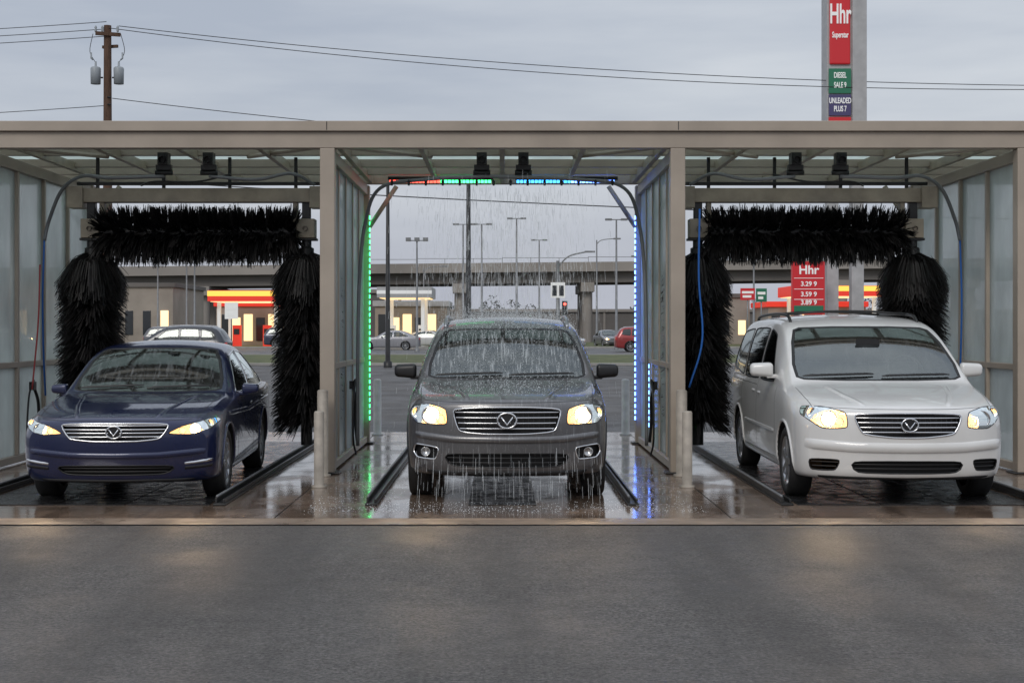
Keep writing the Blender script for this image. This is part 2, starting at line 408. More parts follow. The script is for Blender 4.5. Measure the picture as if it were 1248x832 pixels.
b.tube(bez([(0,0,4.6),(.5,0,5.1),(1.2,0,5.3),(1.6,0,5.35)],6),.04,'galv',6); b.box(1.3,1.8,-.1,.1,5.30,5.38,'galv')
b.box(-.35,.35,-.14,-.1,3.1,3.85,'sign_white'); b.box(-.28,-.06,-.16,-.142,3.2,3.7,'win_dark'); b.box(.06,.28,-.16,-.142,3.2,3.7,'win_dark')
b.box(.2,.45,-.25,-.02,2.2,2.95,'black')
b.sphere((.325,-.26,2.8),.07,'red_led',6); b.sphere((.325,-.26,2.58),.07,'win_dark',6); b.sphere((.325,-.26,2.36),.07,'win_dark',6)
b.build('signal_mast',e)
def road_sign(x,y,z,w,h,m):
    e=empty('road_sign',(x,y,0)); b=MB(); b.tube([(0,.04,0),(0,.04,z+h)],.04,'galv',6); b.box(-w/2,w/2,-.02,.02,z,z+h,m)
    b.box(-w/2+.08,w/2-.08,-.03,-.022,z+h*.55,z+h*.75,'sign_white'); b.box(-w/2+.12,w/2-.2,-.03,-.022,z+h*.2,z+h*.4,'sign_white'); b.build('panel',e)
road_sign(-9.1,80,1.9,.8,.9,'sign_white'); road_sign(13.6,80,3.2,.8,.65,'sign_red'); road_sign(14.45,80.5,3.1,.6,.75,'sign_green'); road_sign(-16.5,88,2.2,.8,1.,'sign_white')

# pylon sign
e=empty('pylon_sign',(0,50,0)); b=MB()
b.box(11.25,12.62,0,.9,8.0,15.0,'sign_grey'); b.box(12.10,12.60,-.12,-.01,8.0,15.0,'sign_grey')
for x0,x1 in ((11.30,11.70),(12.15,12.58)): b.box(x0,x1,.2,.6,0,8.,'sign_grey')
b.build('frame',e,bevel=.02)
b=MB()
b.box(11.32,12.04,-.10,-.005,10.75,13.5,'sign_red'); b.build('logo_panel',e,bevel=.07,seg=3)
b=MB(); b.box(11.30,12.06,-.09,-.005,9.75,10.6,'sign_green'); b.box(11.30,12.06,-.09,-.005,8.98,9.7,'sign_purple'); b.box(11.30,12.06,-.09,-.005,8.2,8.92,'sign_red'); b.build('fuel_panels',e)
text('Hhr',.95,(11.68,-.12,12.45),'sign_white',e,'logo_text',sx=.48); text('Superstar',.28,(11.68,-.12,11.75),'sign_white',e,'logo_subtext',sx=.52)
for z,t in ((10.36,'DIESEL'),(10.02,'SALE 9'),(9.48,'UNLEADED'),(9.2,'PLUS 7'),(8.6,'PREMIUM')): text(t,.27,(11.68,-.10,z),'sign_white',e,'panel_text',sx=.55)
e=empty('price_sign',(10.4,49,0)); b=MB()
b.box(-.55,.55,0,.25,2.1,3.9,'sign_red'); b.box(-.5,.5,-.02,-.002,2.15,2.4,'sign_green')
for x in (-.4,.4): b.box(x-.07,x+.07,.05,.2,0,2.1,'galv')
for z in (3.32,2.95,2.6): b.box(-.5,.5,-.02,-.002,z,z+.02,'sign_white')
b.build('panel',e,bevel=.01)
text('Hhr',.42,(0,-.02,3.6),'sign_white',e,'sign_text'); 
for z,t in ((3.13,'3.29 9'),(2.78,'3.59 9'),(2.50,'3.89 9')): text(t,.22,(0,-.02,z),'sign_white',e,'price_text')

# utility pole + wires
e=empty('utility_pole',(-13.66,50,0)); b=MB()
b.lathe([(0,.19),(12.1,.13)],(0,0,0),'wood',12,'z')
b.box(-.42,.42,-.2,-.1,11.72,11.84,'wood',Matrix.Rotation(.35,4,'Z')); b.box(-.3,.3,.12,.2,11.35,11.45,'wood',Matrix.Rotation(-.3,4,'Z'))
for x in (-.38,.38,-.15): b.lathe([(0,.03),(.06,.05),(.1,.03),(.16,.05),(.22,.02)],(x,-.12,11.85),'transf',8,'z')
for x in (-.40,.40):
    b.lathe([(0,.02),(.02,.17),(.55,.18),(.6,.15),(.63,.04),(.8,.03)],(x,-.05,10.05),'transf',14,'z')
    b.tube([(x*.4,0,10.3),(x*.9,0,10.3)],.03,'dark',6); b.tube(bez([(x,-.05,10.8),(x*1.5,-.05,11.2),(x*1.2,-.1,11.8)],5),.012,'wire',5)
    b.tube([(x*1.2,-.1,10.9),(x*1.35,-.1,10.95),(x*1.35,-.1,11.15)],.03,'transf',6)
for z in (9.6,9.35): b.tube([(0,-.1,z),(.15,-.18,z)],.03,'dark',6)
b.build('pole',e)
e=empty('overhead_wires'); b=MB()
def para(x0,x1,xm,zm,k,y0,y1): return [(x0+(x1-x0)*i/60,y0+(y1-y0)*i/60,zm+k*((x0+(x1-x0)*i/60)-xm)**2) for i in range(61)]
b.tube(para(-13.7,50,18,9.87,.00213,49.9,49.9),.014,'wire',5); b.tube(para(-13.3,50,22,10.05,.00165,50.1,50.4),.014,'wire',5)
b.tube(para(-13.5,50,18,7.6,.0020,50,50),.014,'wire',5); b.tube(para(-13.6,40,30,5.3,.0008,50.1,50.1),.02,'wire',5)
for z,dz in ((11.95,.05),(11.8,-.05),(9.45,-.1),(12.0,.25)): b.tube(para(-55,-13.7,-34,z-.75+dz,.00178,50,50),.013,'wire',5)
b.build('wires',e)

# ------------------------------------------------------------ car wash building
W=empty('car_wash_building')
FY,BY=16.1,20.3
b=MB()
b.box(-9.4,9.4,FY,FY+.16,3.64,3.82,'frame'); b.box(-9.5,9.5,FY-.05,FY+.2,3.823,3.935,'frame')
for x in (-1.95,1.96,-5.82,5.82): b.box(x-.006,x+.006,FY-.053,FY+.1,3.83,3.93,'dark')
b.box(-9.4,9.4,BY,BY+.15,3.66,3.84,'frame')
b.build('fascia_beams',W,bevel=.008)
b=MB()
for x in (-1.95,1.96,-5.83,5.83):
    for y in (FY-.003,BY-.003): b.box(x-.083,x+.083,y,y+.166,0,3.638,'frame'); b.box(x-.14,x+.14,y-.05,y+.22,.009,.03,'dark')
b.build('posts',W,bevel=.01)
b=MB(); g=MB()
for x in (-1.95,1.96,-5.83,5.83):
    inner=abs(x)<3
    n=5 if inner else 4; ys=[FY+.163+(BY-FY-.163)*i/n for i in range(n+1)]; hw=.026 if inner else .05
    for y in ys[1:-1]: b.box(x-hw,x+hw,y-.03,y+.03,.12,3.5,'frame')
    b.box(x-.055,x+.055,ys[0],ys[-1],.03,.118,'frame'); b.box(x-hw+.003,x+hw-.003,ys[0],ys[-1],1.16,1.23,'frame'); b.box(x-.06,x+.06,ys[0],ys[-1],3.502,3.637,'frame')
    for i in range(n):
        for z0,z1 in ((.118,1.16),(1.23,3.5)): g.box(x-.008,x+.008,ys[i]+.03,ys[i+1]-.03,z0,z1,'frost')
b.build('wall_frames',W,bevel=.006); g.build('wall_panels',W)
b=MB(); g=MB()
for y in (17.35,18.6,19.5): b.box(-9.3,9.3,y-.05,y+.05,3.70,3.80,'frame')
x=-9.2
while x<9.3:
    b.box(x-.03,x+.03,FY+.163,BY-.003,3.655,3.765,'frame2'); x+=.92
for x in (-5.83,-1.95,1.96,5.83):
    for s in (-1,1):
        b.tube([(x+s*.05,FY+.2,3.69),(x+s*1.1,FY+1.25,3.69)],.03,'frame',6)
b.build('roof_joists',W,bevel=.005)
g.box(-9.4,9.4,FY+.21,BY+.2,3.845,3.87,'roofp'); g.build('roof_panels',W)
b=MB()
for x,s in ((-1.86,1),(1.87,-1),(-5.74,1),(5.74,-1),(-2.04,-1),(2.05,1)):
    b.tube([(x,BY-.05,3.05),(x+s*.38,BY-.05,3.62)],.035,'frame',6)
b.build('knee_braces',W)
b=MB()
for x0,x1,parts in ((-1.56,-.12,(('red_led',.5),('green_led',.5))),(.18,1.58,(('cyan_led',.55),('blue_led',.45)))):
    b.box(x0,x1,19.72,19.86,3.655,3.70,'dark')
    xx=x0+.02
    for mm,fr in parts:
        xe=xx+(x1-x0-.04)*fr; t=xx
        while t<xe-.02: b.box(t,t+.035,19.74,19.84,3.625,3.653,mm); t+=.05
        xx=xe
z=.35
while z<3.2:
    b.box(-1.862,-1.85,20.22,20.25,z,z+.05,'green_led'); b.box(1.855,1.872,20.22,20.25,z,z+.05,'blue_led')
    if z<1.15: b.box(1.895,1.911,18.75,18.79,z,z+.05,'blue_led') 
    z+=.085
b.build('led_light_bars',W)

# ------------------------------------------------------------ ceiling mounts and pipes (spray arch)
def mount(b,x,y):
    b.box(x-.06,x+.06,y-.08,y+.08,3.55,3.69,'dark'); b.box(x-.09,x+.09,y-.04,y+.04,3.49,3.55,'dark'); b.tube([(x-.1,y,3.46),(x+.1,y,3.46)],.03,'dark',8)
    b.lathe([(0,.04),(.06,.04)],(x,y-.13,3.60),'dark',10,'y')
A=empty('spray_arch'); b=MB()
b.tube(bez([(-.15,17.,3.42),(-.9,17.,3.38),(-1.45,17.2,3.30),(-1.66,17.5,2.9),(-1.74,17.6,2.2),(-1.76,17.6,1.2),(-1.76,17.6,.2)],8),.022,'galv',8)
b.tube(bez([(-.3,17.,3.42),(.9,17.,3.38),(1.45,17.2,3.30),(1.66,17.5,2.9),(1.74,17.6,2.2),(1.76,17.6,1.2),(1.76,17.6,.2)],8),.022,'galv',8)
mount(b,-.24,17.0); mount(b,.25,17.0)
for i in range(14):
    x=-1.3+i*.2; b.lathe([(0,.012),(.05,.02),(.07,.008)],(x,17.02,3.31),'dark',8,'z')
b.build('pipes_and_nozzles',A)

# ------------------------------------------------------------ brushes
def blades(b,p,rad,side,L,down,n,rn,m):
    for _ in range(n):
        l=L*rn.uniform(.80,1.04); j=Vector((rn.gauss(0,.06),rn.gauss(0,.06),rn.gauss(0,.06)))
        d=(rad+j).normalized(); dn=down*rn.uniform(.6,1.15)
        w=side*rn.uniform(.004,.008)
        if rn.random()<.5: w=d.cross(side).normalized()*w.length
        p0=p+d*.05; p1=p+d*l*.62+Vector((0,0,-dn*.30)); p2=p+d*l*.98+Vector((0,0,-dn))
        b.add([p0-w,p0+w,p1+w*1.1,p1-w*1.1,p2+w*.5,p2-w*.5],[(0,1,2,3),(3,2,4,5)],m)
def vbrush(b,x,y,z0,z1,Rr,seed):
    rn=random.Random(seed)
    b.lathe([(z0,.07),(z1,.07)],(x,y,0),'black',10,'z')
    nt=640
    for i in range(nt):
        t=i/nt; z=z0+.30+(z1-z0-.30)*t; a=i*2.399+rn.uniform(-.3,.3)
        if rn.random()<.14: z=z1-rn.random()*.1
        rad=Vector((math.cos(a),math.sin(a),0)); side=Vector((-math.sin(a),math.cos(a),0))
        near=max(0,1-(z1-z)/.5)
        blades(b,Vector((x,y,z)),rad,side,Rr*rn.uniform(.95,1.05),(.20+.30*near)*rn.uniform(.85,1.1),16,rn,'bristle' if rn.random()<.7 else 'bristle2')
def hbrush(b,x0,x1,y,z,Rr,seed):
    rn=random.Random(seed)
    b.lathe([(x0,.08),(x1,.08)],(0,y,z),'black',12,'x')
    nt=700
    for i in range(nt):
        t=i/nt; x=x0+(x1-x0)*t; a=i*2.399+rn.uniform(-.25,.25)
        lean=((t-.5)*2)**5*.35+rn.gauss(0,.06)
        rad=Vector((lean,math.cos(a),math.sin(a))).normalized(); side=Vector((1,0,0))
        blades(b,Vector((x,y,z)),rad,side,Rr*rn.uniform(.94,1.05),.05,16,rn,'bristle' if rn.random()<.7 else 'bristle2')
def gantry(s,seed):
    G=empty('brush_gantry'); Y=17.5
    X=lambda v:s*v
    def bx(b,xa,xb,*r): a_,b_=sorted((X(xa),X(xb))); b.box(a_,b_,*r)
    b=MB()
    bx(b,2.15,5.22,Y-.09,Y+.09,3.15,3.32,'frame2'); bx(b,2.2,5.15,Y-.03,Y+.03,3.36,3.40,'dark')
    for x in (2.5,3.3,4.1,4.9): bx(b,x-.02,x+.02,Y-.02,Y+.02,3.32,3.70,'dark')
    bx(b,5.05,5.24,Y-.13,Y+.13,3.08,3.34,'frame2'); bx(b,2.14,2.32,Y-.13,Y+.13,3.08,3.34,'frame2')
    for x in (2.37,4.97):
        bx(b,x-.05,x+.05,Y-.05,Y+.05,2.95,3.15,'dark'); bx(b,x-.11,x+.11,Y-.11,Y+.11,2.72,2.95,'frame2')
        bx(b,x-.13,x+.13,Y-.09,Y+.09,2.69,2.72,'dark'); b.lathe([(2.52,.09),(2.60,.09),(2.61,.06),(2.70,.06)],(X(x),Y,0),'dark',12,'z')
        b.lathe([(0,.03),(.03,.03)],(X(x),Y-.14,2.83),'dark',8,'y')
    for x in (2.50,4.84):
        bx(b,x-.03,x+.03,Y-.05,Y+.05,2.72,3.15,'frame2'); b.lathe([(-.06,.07),(.06,.07)],(X(x),Y,2.79),'dark',12,'x')
    b.build('carrier_frame',G,bevel=.008)
    b=MB(); mount(b,X(3.45),17.); mount(b,X(3.98),17.)
    b.tube(bez([(X(3.98),17.,3.42),(X(4.6),17.,3.40),(X(5.0),17.2,3.44),(X(5.30),17.4,3.30),(X(5.52),17.6,2.95),(X(5.58),17.6,2.7)],8),.022,'galv',8)
    b.tube(bez([(X(3.45),17.,3.42),(X(2.9),17.,3.38),(X(2.5),17.1,3.46),(X(2.25),17.3,3.35)],8),.02,'galv',8)
    b.tube(bez([(X(3.2),17.,3.44),(X(3.6),17.05,3.36),(X(4.1),17.05,3.36),(X(4.3),17.2,3.33)],8),.012,'dark',6)
    b.build('pipes_and_motors',G)
    b=MB(); b.tube(bez([(X(5.58),17.6,2.7),(X(5.60),17.6,2.0),(X(5.62),17.7,1.3),(X(5.66),17.9,.8)],8),.012,'hose_blue',6)
    if s>0: b.tube(bez([(2.27,16.6,3.0),(2.26,16.6,2.2),(2.3,16.6,1.5),(2.15,16.6,.95)],8),.012,'hose_blue',6)
    else: b.tube(bez([(-5.60,17.5,2.4),(-5.59,17.4,1.7),(-5.63,17.3,.9)],8),.010,'hose_red',6)
    b.build('hoses',G)
    b=MB(); hbrush(b,min(X(2.52),X(4.82)),max(X(2.52),X(4.82)),Y,2.79,.38,seed); b.build('horizontal_brush',G)
    b=MB(); vbrush(b,X(2.37),Y,.22,2.56,.43,seed+1); b.build('vertical_brush',G)
    b=MB(); vbrush(b,X(4.97),Y,.22,2.56,.43,seed+2); b.build('vertical_brush_outer',G)
gantry(-1,5); gantry(1,9)

def wand(x,y,s):
    e=empty('pressure_washer_wand'); b=MB()
    b.tube(bez([(x,y,.95),(x+s*.03,y+.1,.75),(x+s*.02,y+.18,.5),(x+s*.04,y+.22,.22)],6),.02,'black',7)
    b.tube(bez([(x,y,.92),(x+s*.06,y-.15,1.0),(x+s*.05,y-.3,.8),(x+s*.05,y-.35,.3),(x+s*.06,y-.1,.08)],6),.012,'black',6)
    b.box(x-.03,x+.03,y-.05,y+.05,.88,.98,'black'); b.build('wand_and_hose',e)
wand(-1.86,17.9,1); wand(1.87,17.7,-1); wand(-5.72,17.6,1); wand(5.72,17.9,-1)

def bollard(x,y,h,m='bollard',r=.052):
    e=empty('bollard',(x,y,0)); b=MB(); b.lathe([(.009,r*1.5),(.03,r*1.5),(.032,r),(h-.02,r),(h-.005,r*.8),(h,.001)],(0,0,0),m,16,'z'); b.build('post',e)
bollard(-1.87,14.75,.79); bollard(-1.97,15.85,.96,r=.06); bollard(1.89,14.75,.79); bollard(1.97,15.85,.96,r=.06)
bollard(1.88,22,.86,'bollard_w',.06); bollard(-1.9,22,.86,'bollard_w',.06); bollard(2.25,21.4,.9,'bollard_w',.06)

def lane(cx,hw):
    e=empty('guide_rail',(cx,0,0)); b=MB()
    for s in (-1,1):
        x=s*hw
        b.box(x-.055,x+.055,13.2,20.6,.010,.03,'dark'); b.box(x-.045,x-.025,13.25,20.5,.030,.08,'dark'); b.box(x+.025,x+.045,13.25,20.5,.030,.065,'dark')
        b.tube([(x-.035,13.3,.085),(x-.035,20.5,.085)],.014,'galv',6)
    b.build('rails',e,bevel=.004)
    e=empty('floor_plate',(cx,0,0)); b=MB(); y=13.25
    while y<20.3:
        for xa,xb in ((-hw+.1,-.33),(-.31,.31),(.33,hw-.1)):
            if (xa>-.32 and xb<.32) or abs(cx)>1: b.box(xa,xb,y,y+.9,.010,.016 if abs(cx)>1 else .014,'steel_plate')
        y+=.915
    b.build('plates',e)
lane(-3.78,1.19); lane(0.0,1.2); lane(3.8,1.19)

# ------------------------------------------------------------ cars
def section(st):
    y,zb,w,zbelt,wr,zr,ztop=st; h=zbelt-zb
    a=Vector((w-.035,zbelt)); e=Vector((wr,zr)); L=lambda t:a.lerp(e,t)
    bulge=.035*min(1,max(0,(zr-zbelt)/.35))
    m5=L(.5); m5.x+=bulge; m88=L(.92); m88.x+=bulge*.35; m1=L(.08)
    p=[(0,zb),(.55*w,zb),(w-.08,zb),(w-.02,zb+.04),(w-.004,zb+.30*h),(w,zb+.64*h),(w-.006,zb+.90*h),tuple(a),tuple(m1),tuple(m5),tuple(m88),tuple(e),(wr*.90,zr+(ztop-zr)*.42),(wr*.5,zr+(ztop-zr)*.84),(0,ztop)]
    return [Vector((x,y,z)) for x,z in p]
def loft(sts,deform=None):
    secs=[section(s) for s in sts]; n=15; V=[];Fc=[]; idx={}
    def vid(si,pi,side):
        x=secs[si][pi]
        if x.x<1e-6: side=1
        k=(si,pi,side)
        if k not in idx: idx[k]=len(V); V.append(Vector((x.x*side,x.y,x.z)))
        return idx[k]
    for i in range(len(secs)-1):
        for side in (1,-1):
            for j in range(n-1):
                q=(vid(i,j,side),vid(i+1,j,side),vid(i+1,j+1,side),vid(i,j+1,side)); Fc.append(q if side>0 else q[::-1])
    rows=(0,.10,.5,.90,1)
    for end in (0,len(secs)-1):
        for side in (1,-1):
            grid=[]
            for c in range(7):
                col=[]
                for t in rows:
                    if t==0: col.append(vid(end,c,side))
                    elif t==1: col.append(vid(end,14-c,side))
                    else:
                        key=('c',end,c,t,side if c>0 else 1)
                        if key not in idx:
                            p=secs[end][c].lerp(secs[end][14-c],t); idx[key]=len(V); V.append(Vector((p.x*side,p.y,p.z)))
                        col.append(idx[key])
                grid.append(col)
            for c in range(6):
                for r in range(4):
                    q=(grid[c][r],grid[c+1][r],grid[c+1][r+1],grid[c][r+1])
                    if (side>0)!=(end==0): q=q[::-1]
                    Fc.append(q)
            k7=vid(end,7,side)
            for r in range(4):
                q=(grid[6][r],k7,grid[6][r+1])
                if (side>0)!=(end==0): q=q[::-1]
                Fc.append(q)
    if deform: V=[deform(v) for v in V]
    me=bpy.data.meshes.new('loft'); me.from_pydata(V,[],Fc); me.validate()
    bm=bmesh.new(); bm.from_mesh(me); bmesh.ops.remove_doubles(bm,verts=bm.verts,dist=1e-5); bmesh.ops.recalc_face_normals(bm,faces=bm.faces); bm.to_mesh(me); bm.free()
    for p in me.polygons: p.use_smooth=True
    return me
def evald(o):
    dg=bpy.context.evaluated_depsgraph_get(); dg.update()
    return bpy.data.meshes.new_from_object(o.evaluated_get(dg))
def subd(me,lv):
    o=bpy.data.objects.new('t',me); S.collection.objects.link(o); s=o.modifiers.new('s','SUBSURF'); s.levels=lv; s.render_levels=lv
    r=evald(o); bpy.data.objects.remove(o); return r
def chaikin(p,n=2,closed=True,rt=.13):
    p=[Vector(x) for x in p]
    for k_ in range(n):
        q=[]; L=len(p); r_=rt if k_==0 else .25
        for i in range(L if closed else L-1):
            a,b=p[i],p[(i+1)%L]; q+= [a.lerp(b,r_),a.lerp(b,1-r_)]
        if not closed: q=[p[0]]+q+[p[-1]]
        p=q
    return p
class Car:
    def __init__(s,name,loc,yaw,sts,paint,sweep,tuck_z,nose):
        s.root=empty(name,loc,yaw); s.paint=M[paint]; s.sts=sts; s.cutters=[]; s.name=name
        zmid=tuck_z; Lc=sts[-1][0]
        def df(v):
            y=v.y
            if y<1.4:
                wt=(1-y/1.4)**2; u=min(1.05,abs(v.x)/.9)
                y+=wt*(sweep*u**3+nose*max(0,(v.z-zmid)/.3)**2+.10*max(0,(.42-v.z)/.2)**1.5)
            if y>Lc-.9:
                wt=((y-(Lc-.9))/.9)**2; y-=wt*.16*min(1,abs(v.x)/.9)**3
            return Vector((v.x,y,v.z))
        s.me=subd(loft(sts,df),3)
        bm=bmesh.new(); bm.from_mesh(s.me); bmesh.ops.triangulate(bm,faces=bm.faces); bm.normal_update()
        s.tri=[[v.index for v in f.verts] for f in bm.faces]; s.vn=[v.normal.copy() for v in bm.verts]; s.vc=[v.co.copy() for v in bm.verts]
        bm.free(); s.bvh=BVHTree.FromPolygons(s.vc,s.tri)
    def nrm(s,p):
        co,n,i,d=s.bvh.find_nearest(p); a,b,c=s.tri[i]
        return geometry.barycentric_transform(co,s.vc[a],s.vc[b],s.vc[c],s.vn[a],s.vn[b],s.vn[c]).normalized(),d
    def proj(s,mode,u,v,side=1):
        if mode=='front': o=Vector((u,-1,v)); d=Vector((0,1,0))
        elif mode=='rear': o=Vector((u,8,v)); d=Vector((0,-1,0))
        elif mode=='side': o=Vector((3*side,u,v)); d=Vector((-side,0,0))
        else: o=Vector((u,v,4)); d=Vector((0,0,-1))
        co,n,i,ds=s.bvh.ray_cast(o,d)
        if co is None:
            if mode=='side': q=Vector((.7*side,u,v))
            elif mode=='front': q=Vector((u,.5,v))
            elif mode=='rear': q=Vector((u,4.6,v))
            else: q=Vector((u,v,1))
            co,n,i,ds=s.bvh.find_nearest(q)
        nn,_=s.nrm(co)
        return co,nn,d
    def grid(s,poly,g=.045):
        bm=bmesh.new(); vs=[bm.verts.new((p[0],p[1],0)) for p in poly]; bm.faces.new(vs)
        for ax in (0,1):
            lo=min(p[ax] for p in poly); hi=max(p[ax] for p in poly); n=max(1,int((hi-lo)/g))
            for i in range(1,n):
                c=Vector((0,0,0)); c[ax]=lo+(hi-lo)*(i+.07)/n; no=Vector((0,0,0)); no[ax]=1
                bmesh.ops.bisect_plane(bm,geom=bm.verts[:]+bm.edges[:]+bm.faces[:],plane_co=c,plane_no=no,dist=1e-5)
        bm.verts.ensure_lookup_table(); bm.verts.index_update()
        V=[(v.co.x,v.co.y) for v in bm.verts]; Fc=[[v.index for v in f.verts] for f in bm.faces]
        B=[(e.verts[0].index,e.verts[1].index) for e in bm.edges if len(e.link_faces)==1]
        bm.free(); return V,Fc,B
    def patch(s,b,poly,mode,off,m,side=1,g=.045):
        V,Fc,B=s.grid(poly,g); P_=[]
        for u,v in V:
            co,n,d=s.proj(mode,u,v,side); P_.append(co+n*off)
        b.add(P_,Fc,m,True)
    def cut(s,poly,mode,depth,m,side=1,g=.06):
        V,Fc,B=s.grid(poly,g); top=[];bot=[]
        for u,v in V:
            co,n,d=s.proj(mode,u,v,side); bot.append(co+d*depth); top.append(co-d*.6)
        n=len(V); me=bpy.data.meshes.new('cut')
        faces=[tuple(f) for f in Fc]+[tuple(i+n for i in f[::-1]) for f in Fc]+[(a,b_,b_+n,a+n) for a,b_ in B]
        me.from_pydata(top+bot,[],faces); me.materials.append(M[m])
        bm=bmesh.new(); bm.from_mesh(me); bmesh.ops.recalc_face_normals(bm,faces=bm.faces); bm.to_mesh(me); bm.free()
        s.cutters.append(me)
    def line(s,b,pts,mode,w,h,m,side=1,off=0,closed=False,step=.035):
        P2=[Vector(p) for p in pts]; 
        if closed: P2=P2+[P2[0]]
        Q=[]
        for i in range(len(P2)-1):
            k=max(1,int((P2[i+1]-P2[i]).length/step))
            for j in range(k): Q.append(P2[i].lerp(P2[i+1],j/k))
        Q.append(P2[-1]); C=[];Nn=[]
        for q in Q:
            co,n,d=s.proj(mode,q.x,q.y,side); C.append(co+n*off); Nn.append(n)
        vs=[];fs=[]; L=len(C)
        for i in range(L):
            t=(C[min(i+1,L-1)]-C[max(i-1,0)]).normalized(); r=t.cross(Nn[i]).normalized(); n=Nn[i]
            hk=h if (closed or h<.006) else h*min(1,min(i,L-1-i)*.5)
            for a,hh in ((-1,-.004),(-.7,hk),(.7,hk),(1,-.004)): vs.append(C[i]+r*a*w/2+n*hh)
        for i in range(L-1):
            for k in range(3): fs.append((i*4+k,i*4+k+1,i*4+5+k,i*4+4+k))
        b.add(vs,fs,m,True)
    def finish(s,ax,r,cavst,w,archm,archw=.03):
        for a in ax:
            for sd in (1,-1):
                bb=MB(); xs=(w-.30,w+.3)
                bb.lathe([(xs[0],.001),(xs[0],r),(xs[1],r),(xs[1],.001)],(0,a,r-.045),'cavity',36,'x',True,sd)
                me=bpy.data.meshes.new('cut'); me.from_pydata(bb.v,[],bb.f); me.materials.append(M['cavity'])
                bm=bmesh.new(); bm.from_mesh(me); bmesh.ops.remove_doubles(bm,verts=bm.verts,dist=.003); bmesh.ops.recalc_face_normals(bm,faces=bm.faces); bm.to_mesh(me); bm.free(); s.cutters.append(me)
                bb=MB(); rr=r+archw*.45; pts=[(a+rr*math.cos(t),r-.045+rr*math.sin(t)) for t in [R(-8)+R(196)*i/30 for i in range(31)]]
                s.line(bb,pts,'side',archw,.010,archm,sd); bb.build('wheel_arch_lip',s.root)
        cav=subd(loft(cavst),2); cav.materials.clear(); cav.materials.append(M['interior']); s.cutters.insert(0,cav)
        s.me.materials.clear(); s.me.materials.append(s.paint)
        # cut one opening at a time; keep a cut only when the painted shell survives it
        def parea(me):
            ok=[i for i,m in enumerate(me.materials) if m==s.paint]; return sum(p.area for p in me.polygons if p.material_index in ok)
        cur=s.me; A0=parea(cur)
        for i,c in enumerate(s.cutters):
            done=False
            for k_,(jit,sv) in enumerate(((0,'EXACT'),(.0021,'EXACT'),(-.0037,'EXACT'),(.0009,'FAST'))):
                o=bpy.data.objects.new('body',cur); S.collection.objects.link(o)
                co=bpy.data.objects.new('c%d'%i,c); S.collection.objects.link(co); co.location=(jit,jit*.7,jit*1.3)
                md=o.modifiers.new('b','BOOLEAN'); md.operation='DIFFERENCE'; md.object=co; md.solver=sv
                if sv=='EXACT': md.material_mode='TRANSFER'
                r_=evald(o); a_=parea(r_); bpy.data.objects.remove(o); bpy.data.objects.remove(co)
                changed=abs(len(r_.polygons)-len(cur.polygons))>0
                if a_>A0*.93-.0 and a_<A0*1.02 and changed: cur=r_; A0=a_; done=True; break
                print(s.name,'cutter',i,'attempt',k_,'area',round(A0,2),'->',round(a_,2),changed)
            if not done: print(s.name,'SKIPPED cutter',i)
        new=cur; print(s.name,'faces',len(new.polygons),[m.name for m in new.materials if m])
        pi=[i for i,m in enumerate(new.materials) if m==s.paint]
        nn=[]; cache={}
        for p in new.polygons:
            p.use_smooth=True
            isp=p.material_index in pi
            for li in p.loop_indices:
                vi=new.loops[li].vertex_index
                if isp:
                    if vi not in cache: cache[vi]=s.nrm(new.vertices[vi].co)[0]
                    nn.append(cache[vi])
                else: nn.append(p.normal.copy())
        new.normals_split_custom_set(nn)
        new.name='body'; ob=bpy.data.objects.new('body',new); link(ob,s.root)
def wheel_mesh(r,spokes=5,width=.22,twin=True):
    b=MB(); rr=r*.69; w=width/2
    b.lathe([(w*.55,rr-.005),(w*.9,rr+.01),(w,rr+.05),(w*.97,r-.03),(w*.82,r-.006),(w*.3,r),(-w*.3,r),(-w*.82,r-.006),(-w,r-.04),(-w,rr)],(0,0,0),'rubber',44)
    b.lathe([(w*.86,rr+.012),(w*.90,rr),(w*.80,rr-.018),(w*.3,rr-.03),(-w,rr-.03)],(0,0,0),'alloy',44)
    b.lathe([(w*.1,rr-.02),(w*.1,.02)],(0,0,0),'cavity',30)
    b.lathe([(w*.15,r*.42),(w*.2,r*.42),(w*.2,.03)],(0,0,0),'galv',30)
    b.lathe([(w*.3,.07),(w*.78,.062),(w*.84,.04),(w*.86,.001)],(0,0,0),'alloy',20)
    for i in range(spokes):
        for dz in ((-.028,.028) if twin else (0,)):
            T=Matrix.Rotation(2*math.pi*i/spokes+.3,4,'X'); hw=.012 if twin else .03
            vs=[Vector((x,y+ (dz*(1+ (0 if z<.1 else .9))),z)) for z,x0,x1 in ((.045,w*.4,w*.80),(rr-.012,w*.45,w*.83)) for y in (-hw,hw) for x in (x0,x1)]
            b.add([T@v for v in vs],[(0,1,3,2),(4,6,7,5),(0,2,6,4),(1,5,7,3),(0,4,5,1),(2,3,7,6)],'alloy')
    return b
def wheels(c,ax,r,w,spokes,twin=True):
    bb=wheel_mesh(r,spokes,.22,twin); first=bb.build('wheel_front_left',c.root); first.location=(w-.125,ax[0],r)
    for nm,x,y,fl in (('wheel_front_right',-(w-.125),ax[0],1),('wheel_rear_left',w-.125,ax[1],0),('wheel_rear_right',-(w-.125),ax[1],1)):
        o=bpy.data.objects.new(nm,first.data); link(o,c.root); o.location=(x,y,r); 
        if fl: o.rotation_euler=(0,0,math.pi)
